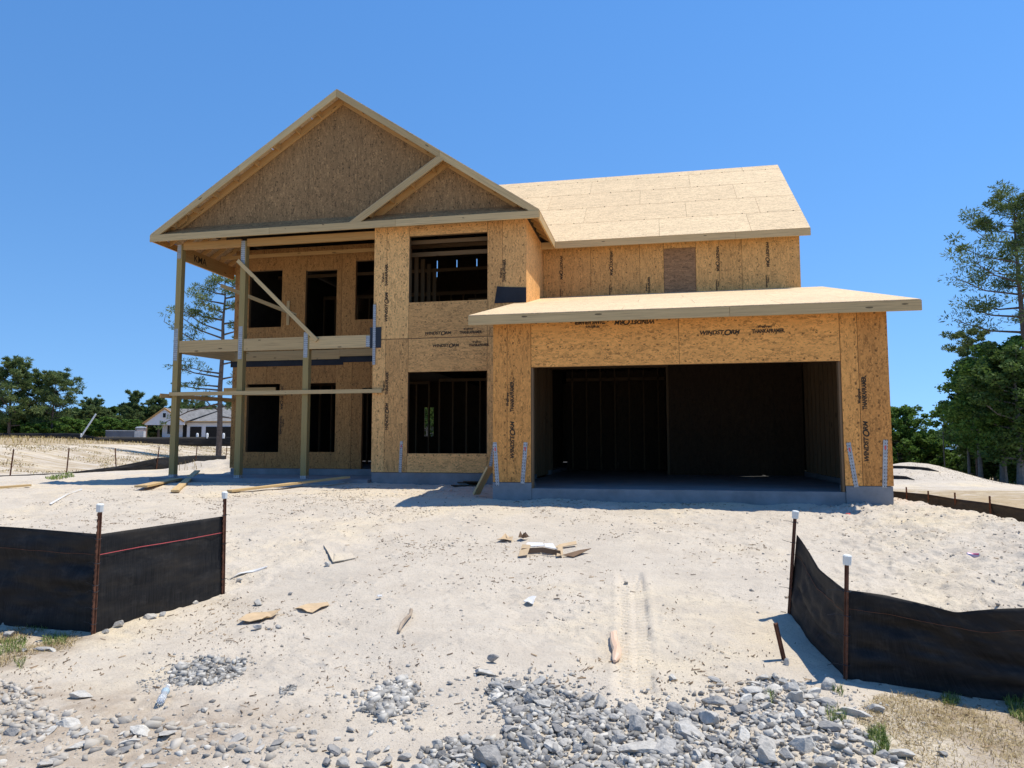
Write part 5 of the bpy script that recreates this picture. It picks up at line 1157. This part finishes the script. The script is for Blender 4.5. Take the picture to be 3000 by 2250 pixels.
# small gravel: one mass
lo_ = []
for s_ in range(8):
    bm = bmesh.new(); rg = np.random.default_rng(s_+3); P_ = rg.uniform(-1, 1, (13, 3)); P_ = P_*np.array([1, .8, .7])
    for q_ in P_: bm.verts.new(q_)
    bmesh.ops.convex_hull(bm, input=bm.verts); bmesh.ops.triangulate(bm, faces=bm.faces); bm.verts.index_update(); bm.verts.ensure_lookup_table()
    lo_.append((np.array([v.co[:] for v in bm.verts]), np.array([[v.index for v in f.verts] for f in bm.faces], np.int32))); bm.free()
def scatter_mesh(name, items, mat, label, cat, tones=None):
    VV = []; FF = []; n0 = 0; rg = np.random.default_rng(5); TT = []
    for (x, y, z, r_) in items:
        V, Fc = lo_[rg.integers(8)]; a = rg.uniform(0, 6.28); ca, sa = math.cos(a), math.sin(a); b_ = rg.uniform(-.5, .5); cb, sb = math.cos(b_), math.sin(b_)
        Rm = np.array([[ca,-sa,0],[sa,ca,0],[0,0,1]])@np.array([[cb,0,sb],[0,1,0],[-sb,0,cb]]); s3 = r_*rg.uniform(.7, 1.3, 3)
        VV.append((V*s3)@Rm.T + np.array([x, y, z])); FF.append(Fc+n0); n0 += len(V); TT += [rg.uniform()]*len(Fc)
    V = np.concatenate(VV); Fc = np.concatenate(FF); me = bpy.data.meshes.new(name); me.vertices.add(len(V)); me.vertices.foreach_set('co', V.astype('f').ravel())
    me.loops.add(Fc.size); me.loops.foreach_set('vertex_index', Fc.ravel().astype(np.int32)); me.polygons.add(len(Fc)); me.polygons.foreach_set('loop_start', np.arange(0, Fc.size, 3, dtype=np.int32)); me.polygons.foreach_set('loop_total', np.full(len(Fc), 3, np.int32))
    at_ = me.attributes.new('tone', 'FLOAT', 'FACE'); at_.data.foreach_set('value', np.array(TT, 'f')); me.update()
    return tag(link(name, me, mat=mat), label, cat, kind='stuff')
def tonemat(name, stops, rough=.95, bs=60):
    m = NT(name, rough, .15); return m.out(m.ramp(m.attr('tone'), stops), m.noise(m.obj(), bs, 3), .4, .005)
rg = np.random.default_rng(77); items = []
def fill(P, n, ra, rb, pw=2.0, sink=.2):
    W_ = region(P); x0 = min(p[0] for p in W_); x1 = max(p[0] for p in W_); y0 = min(p[1] for p in W_); y1 = max(p[1] for p in W_); xs_, ys_, rs = [], [], []
    while len(xs_) < n:
        x, y = rg.uniform(x0, x1), rg.uniform(y0, y1)
        if inpoly(x, y, W_): xs_.append(x); ys_.append(y); rs.append(ra+(rb-ra)*rg.random()**pw)
    zs = H(np.array(xs_), np.array(ys_)); return [(x, y, z+r_*(.5-sink), r_) for x, y, z, r_ in zip(xs_, ys_, zs, rs)]
items += fill(ZONES[0][0], 3200, .008, .035); items += fill(ZONES[1][0], 900, .008, .03)
items += fill([(500,1960),(600,1928),(720,1935),(725,1960),(610,2012),(500,2010)], 650, .008, .035)
items += fill([(1130,1995),(1190,1985),(1225,2010),(1180,2080),(1120,2110),(1055,2085),(1085,2040)], 520, .010, .045)
items += fill([(400,2000),(520,1965),(540,2020),(400,2040)], 160, .004, .012); items += fill([(820,2010),(870,2005),(860,2050),(820,2060)], 120, .005, .02)
items += fill([(1440,1985),(1700,2030),(1560,2080),(1480,2100)], 420, .006, .03)
def halo(cx, cy, rx, ry, n, ra, rb):
    th = rg.uniform(0, 6.28, n); q = np.abs(rg.normal(size=n))*.35+.55; out = []
    for t, k_ in zip(th, q):
        p = gp(cx+rx*k_*math.cos(t), cy+ry*k_*math.sin(t)); r_ = ra+(rb-ra)*rg.random()**3; out.append((p.x, p.y, p.z+r_*.1, r_))
    return out
for a_ in ((600,1970,150,55,260,.004,.02),(1140,2050,120,80,260,.004,.028),(1560,2030,190,70,420,.004,.024),(1750,2120,420,110,600,.004,.022),(2380,2120,260,120,400,.004,.02),(560,2150,480,80,200,.004,.03)): items += halo(*a_)
scatter_mesh('gravel', items, tonemat('gravel', [(0, (.18,.172,.16)), (.6, (.37,.355,.325)), (1, (.58,.545,.48))]), 'small grey gravel and crushed concrete between the rubble rocks', 'gravel')
items = fill([(0,2060),(300,2110),(900,2140),(960,2330),(-80,2330)], 650, .006, .05, 3.0, .55) + fill([(-40,1990),(120,2040),(180,2130),(-40,2130)], 240, .01, .04, 2, .3) + fill([(1900,2040),(2230,1990),(2700,2240),(2760,2330),(2300,2330)], 420, .008, .03)
scatter_mesh('sunken_stones', items, tonemat('pale_stones', [(0, (.30,.275,.24)), (.5, (.42,.38,.32)), (1, (.52,.47,.40))]), 'pale stones trodden into the ground along the bottom left', 'stones')
# clods and crumbs of sand
items = []; n_ = 17000
xs_ = rg.uniform(-9, 9.5, n_*5); ys_ = -9.2+rg.random(n_*5)**1.2*12.5
dn = vnoise(xs_*1.1, ys_*1.1, 7)*.6 + vnoise(xs_*3.4, ys_*3.4, 8)*.5 + .5*sm((xs_-4.5)/1.5)*sm((ys_+6)/2) - .06
k_ = (rg.random(n_*5) < np.clip(dn*.62, .015, .8)); xs_, ys_ = xs_[k_], ys_[k_]
ok = ~((ys_ > -.02) & (xs_ > -.1) & (xs_ < 6.3)) & ~((ys_ > 3.4) & (xs_ < .2)); xs_, ys_ = xs_[ok][:18000], ys_[ok][:18000]; zs = H(xs_, ys_)
items = [(x, y, z+.001, .004+.02*rg.random()**3) for x, y, z in zip(xs_, ys_, zs)]
scatter_mesh('sand_clods', items, tonemat('clods', [(0, (.30,.26,.21)), (.6, (.46,.41,.34)), (1, (.56,.49,.40))]), 'small clods and crumbs of sand', 'sand')
# dark bark and straw bits
f = MB(); k = 0
n_ = 34000; xs_ = rg.uniform(-8, 9, n_*3); ys_ = -9+rg.random(n_*3)**1.1*12; dn = vnoise(xs_*.9+5, ys_*.9, 17)*.6+vnoise(xs_*2.8, ys_*2.8, 18)*.6+vnoise(xs_*9, ys_*9, 19)*.4
k_ = rg.random(n_*3) < np.clip(dn*.55, .02, .7); xs_, ys_ = xs_[k_], ys_[k_]; ok = ~((ys_ > -.02) & (xs_ > -.1) & (xs_ < 6.3)) & ~((ys_ > 3.4) & (xs_ < .2)); xs_, ys_ = xs_[ok][:22000], ys_[ok][:22000]; zs = H(xs_, ys_)
n_ = len(xs_); a = rg.uniform(0, 3.14, n_); L = .004+.03*rg.random(n_)**4; wd = rg.uniform(.0016, .0045, n_)
dx, dy = np.cos(a), np.sin(a); V = np.zeros((n_, 6, 3))
for i, (u, v, wz) in enumerate(((-1,-1,0),(1,-1,0),(1,1,0),(-1,1,0),(-1,0,1),(1,0,1))):
    V[:, i, 0] = xs_+dx*L*u-dy*wd*v; V[:, i, 1] = ys_+dy*L*u+dx*wd*v; V[:, i, 2] = zs+.002+wz*wd*1.6+.004*(u > 0)
Fc = np.array([[0,1,5],[0,5,4],[3,4,5],[3,5,2],[1,2,5],[0,4,3]]); Fa = (Fc[None]+np.arange(n_)[:, None, None]*6).reshape(-1, 3).astype(np.int32)
me = bpy.data.meshes.new('wood_chips'); me.vertices.add(n_*6); me.vertices.foreach_set('co', V.astype('f').ravel()); me.loops.add(Fa.size); me.loops.foreach_set('vertex_index', Fa.ravel()); me.polygons.add(len(Fa))
me.polygons.foreach_set('loop_start', np.arange(0, Fa.size, 3, dtype=np.int32)); me.polygons.foreach_set('loop_total', np.full(len(Fa), 3, np.int32)); tn = np.repeat(rg.random(n_), 6)
a_ = me.attributes.new('tone', 'FLOAT', 'FACE'); a_.data.foreach_set('value', tn.astype('f')); me.update()
tag(link('wood_chips', me, mat=tonemat('chips', [(0, (.06,.042,.03)), (.6, (.16,.11,.07)), (1, (.36,.26,.16))])), 'dark bits of bark and straw strewn over the sand', 'debris', kind='stuff')
# grass
def grass(name, label, pts, n, hgt, wd, stops, lie=.5, cat='grass', seed=1):
    """pts: arrays x,y ; one mass of bent blades"""
    rg = np.random.default_rng(seed); x, y = pts; n = len(x); z = H(x, y); a = rg.uniform(0, 6.28, n); h_ = hgt*rg.uniform(.4, 1.2, n); ln = lie*rg.uniform(.3, 1.6, n)
    ca, sa = np.cos(a), np.sin(a); px_, py_ = -sa*wd/2, ca*wd/2
    V = np.zeros((n, 5, 3)); 
    for i, (t, s_) in enumerate(((0,-1),(0,1),(.55,-.8),(.55,.8),(1,0))):
        V[:, i, 0] = x+ca*h_*ln*t*t+px_*s_; V[:, i, 1] = y+sa*h_*ln*t*t+py_*s_; V[:, i, 2] = z-.005+h_*t*np.maximum(.12, 1-ln*.75*t)
    Fq = []; L0 = np.arange(n)*5
    lp_ = np.concatenate([np.stack([L0, L0+1, L0+3, L0+2], -1).ravel().reshape(n, 4), np.stack([L0+2, L0+3, L0+4], -1)], 1).ravel().astype(np.int32)
    me = bpy.data.meshes.new(name); me.vertices.add(n*5); me.vertices.foreach_set('co', V.astype('f').ravel()); me.loops.add(n*7); me.loops.foreach_set('vertex_index', lp_); me.polygons.add(n*2)
    ls = np.stack([np.arange(n)*7, np.arange(n)*7+4], -1).ravel().astype(np.int32); me.polygons.foreach_set('loop_start', ls); me.polygons.foreach_set('loop_total', np.tile(np.array([4,3], np.int32), n))
    t_ = np.repeat(rg.random(n), 2); a_ = me.attributes.new('tone', 'FLOAT', 'FACE'); a_.data.foreach_set('value', t_.astype('f')); me.update()
    return tag(link(name, me, mat=tonemat(name+'_mat', stops, .8)), label, cat, kind='stuff')
DRY = [(0,(.16,.11,.05)), (.5,(.36,.27,.13)), (1,(.52,.42,.24))]; GRN = [(0,(.05,.09,.02)), (.5,(.12,.19,.04)), (1,(.34,.34,.12))]
def pxs(P, n, clump=0, seed=1):
    rg = np.random.default_rng(seed); W_ = region(P); x0 = min(p[0] for p in W_); x1 = max(p[0] for p in W_); y0 = min(p[1] for p in W_); y1 = max(p[1] for p in W_); X_, Y_ = [], []
    while len(X_) < n:
        x, y = rg.uniform(x0, x1), rg.uniform(y0, y1)
        if inpoly(x, y, W_) and (clump == 0 or float(vnoise(x*clump, y*clump, 33)) > rg.uniform(-.5, .4)): X_.append(x); Y_.append(y)
    return np.array(X_), np.array(Y_)
grass('dry_grass', 'dry straw grass on the brown soil at lower right', pxs([(2560,2040),(2750,2025),(3060,2090),(3060,2330),(2700,2330),(2600,2150),(2500,2130)], 6500, 1.6, 2), 0, .06, .0035, DRY, 1.3)
grass('green_grass', 'green grass tufts among the dry grass at lower right', np.concatenate([np.array(pxs(P, n_, 0, s_)) for P, n_, s_ in (([(2540,2150),(2590,2145),(2610,2215),(2560,2230)],500,3),([(2940,2050),(3010,2060),(3010,2130),(2960,2100)],420,4),([(2760,2045),(2820,2050),(2800,2075),(2765,2070)],160,5),([(2435,2030),(2470,2020),(2470,2050)],50,6),([(2240,2040),(2275,2050),(2265,2085)],40,7),([(2420,2100),(2470,2090),(2490,2130),(2430,2140)],120,8))], 1), 0, .085, .004, GRN, .5, seed=4)
grass('dry_grass', 'dry straw grass at the left edge by the silt fence', pxs([(-60,1850),(60,1838),(140,1850),(240,1868),(200,1900),(90,1920),(0,1960),(-60,1960)], 2600, 3, 9), 0, .06, .004, DRY, 1.1)
grass('green_grass', 'green grass tufts at the left edge by the silt fence', np.concatenate([np.array(pxs(P, n_, 0, s_)) for P, n_, s_ in (([(0,1880),(80,1875),(75,1915),(0,1930)],420,10),([(120,1868),(200,1862),(195,1890),(130,1895)],330,11),([(75,1825),(140,1822),(135,1850),(80,1848)],110,12),([(40,1940),(80,1930),(60,1970)],60,13))], 1), 0, .075, .004, GRN, .6, seed=5)
# field grass far left, in a band along the top of the bank
rg = np.random.default_rng(44); n_ = 42000; d_ = rg.uniform(12.2, 60, n_)**1.0; s_ = rg.uniform(-40, 60, n_); gx = FA.x+fd.x*s_+fn.x*d_; gy = FA.y+fd.y*s_+fn.y*d_
k_ = (gx < -9.5); grass('field_grass', 'tall dry yellow grass over the field behind the sandy bank', (gx[k_], gy[k_]), 0, .30, .035, [(0,(.24,.17,.06)), (.5,(.42,.31,.12)), (1,(.56,.45,.22))], .35, seed=6)
n_ = 36000; d_ = rg.uniform(.8, 12, n_); s_ = rg.uniform(-30, 40, n_); gx = FA.x+fd.x*s_+fn.x*d_; gy = FA.y+fd.y*s_+fn.y*d_; k_ = (gx < -9.5) & (vnoise(gx*.5, gy*.5, 55)+vnoise(gx*2, gy*2, 56)*.5 > -.1)
grass('bank_grass', 'sparse dry grass tufts on the sandy bank at far left', (gx[k_], gy[k_]), 0, .12, .035, [(0,(.22,.15,.07)), (.6,(.38,.29,.14)), (1,(.48,.42,.2))], .6, seed=7)
gx, gy = pxs([(130,1400),(205,1385),(225,1398),(150,1408)], 400, 0, 14); grass('green_grass', 'small green weeds at the foot of the far left silt fence', (gx, gy), 0, .16, .02, GRN, .5, seed=8)
gx, gy = pxs([(520,1345),(600,1340),(600,1372),(520,1385)], 260, 0, 15); grass('weeds', 'dry brown weeds by the sand pile behind the porch post', (gx, gy), 0, .4, .02, DRY, .4, seed=9)
gx, gy = pxs([(2630,1385),(3000,1385),(3000,1425),(2640,1415)], 5000, .5, 16); grass('sparse_grass', 'sparse brown stubble on the graded land at right', (gx, gy), 0, .06, .02, [(0,(.24,.17,.1)), (1,(.4,.32,.22))], .8, seed=10)
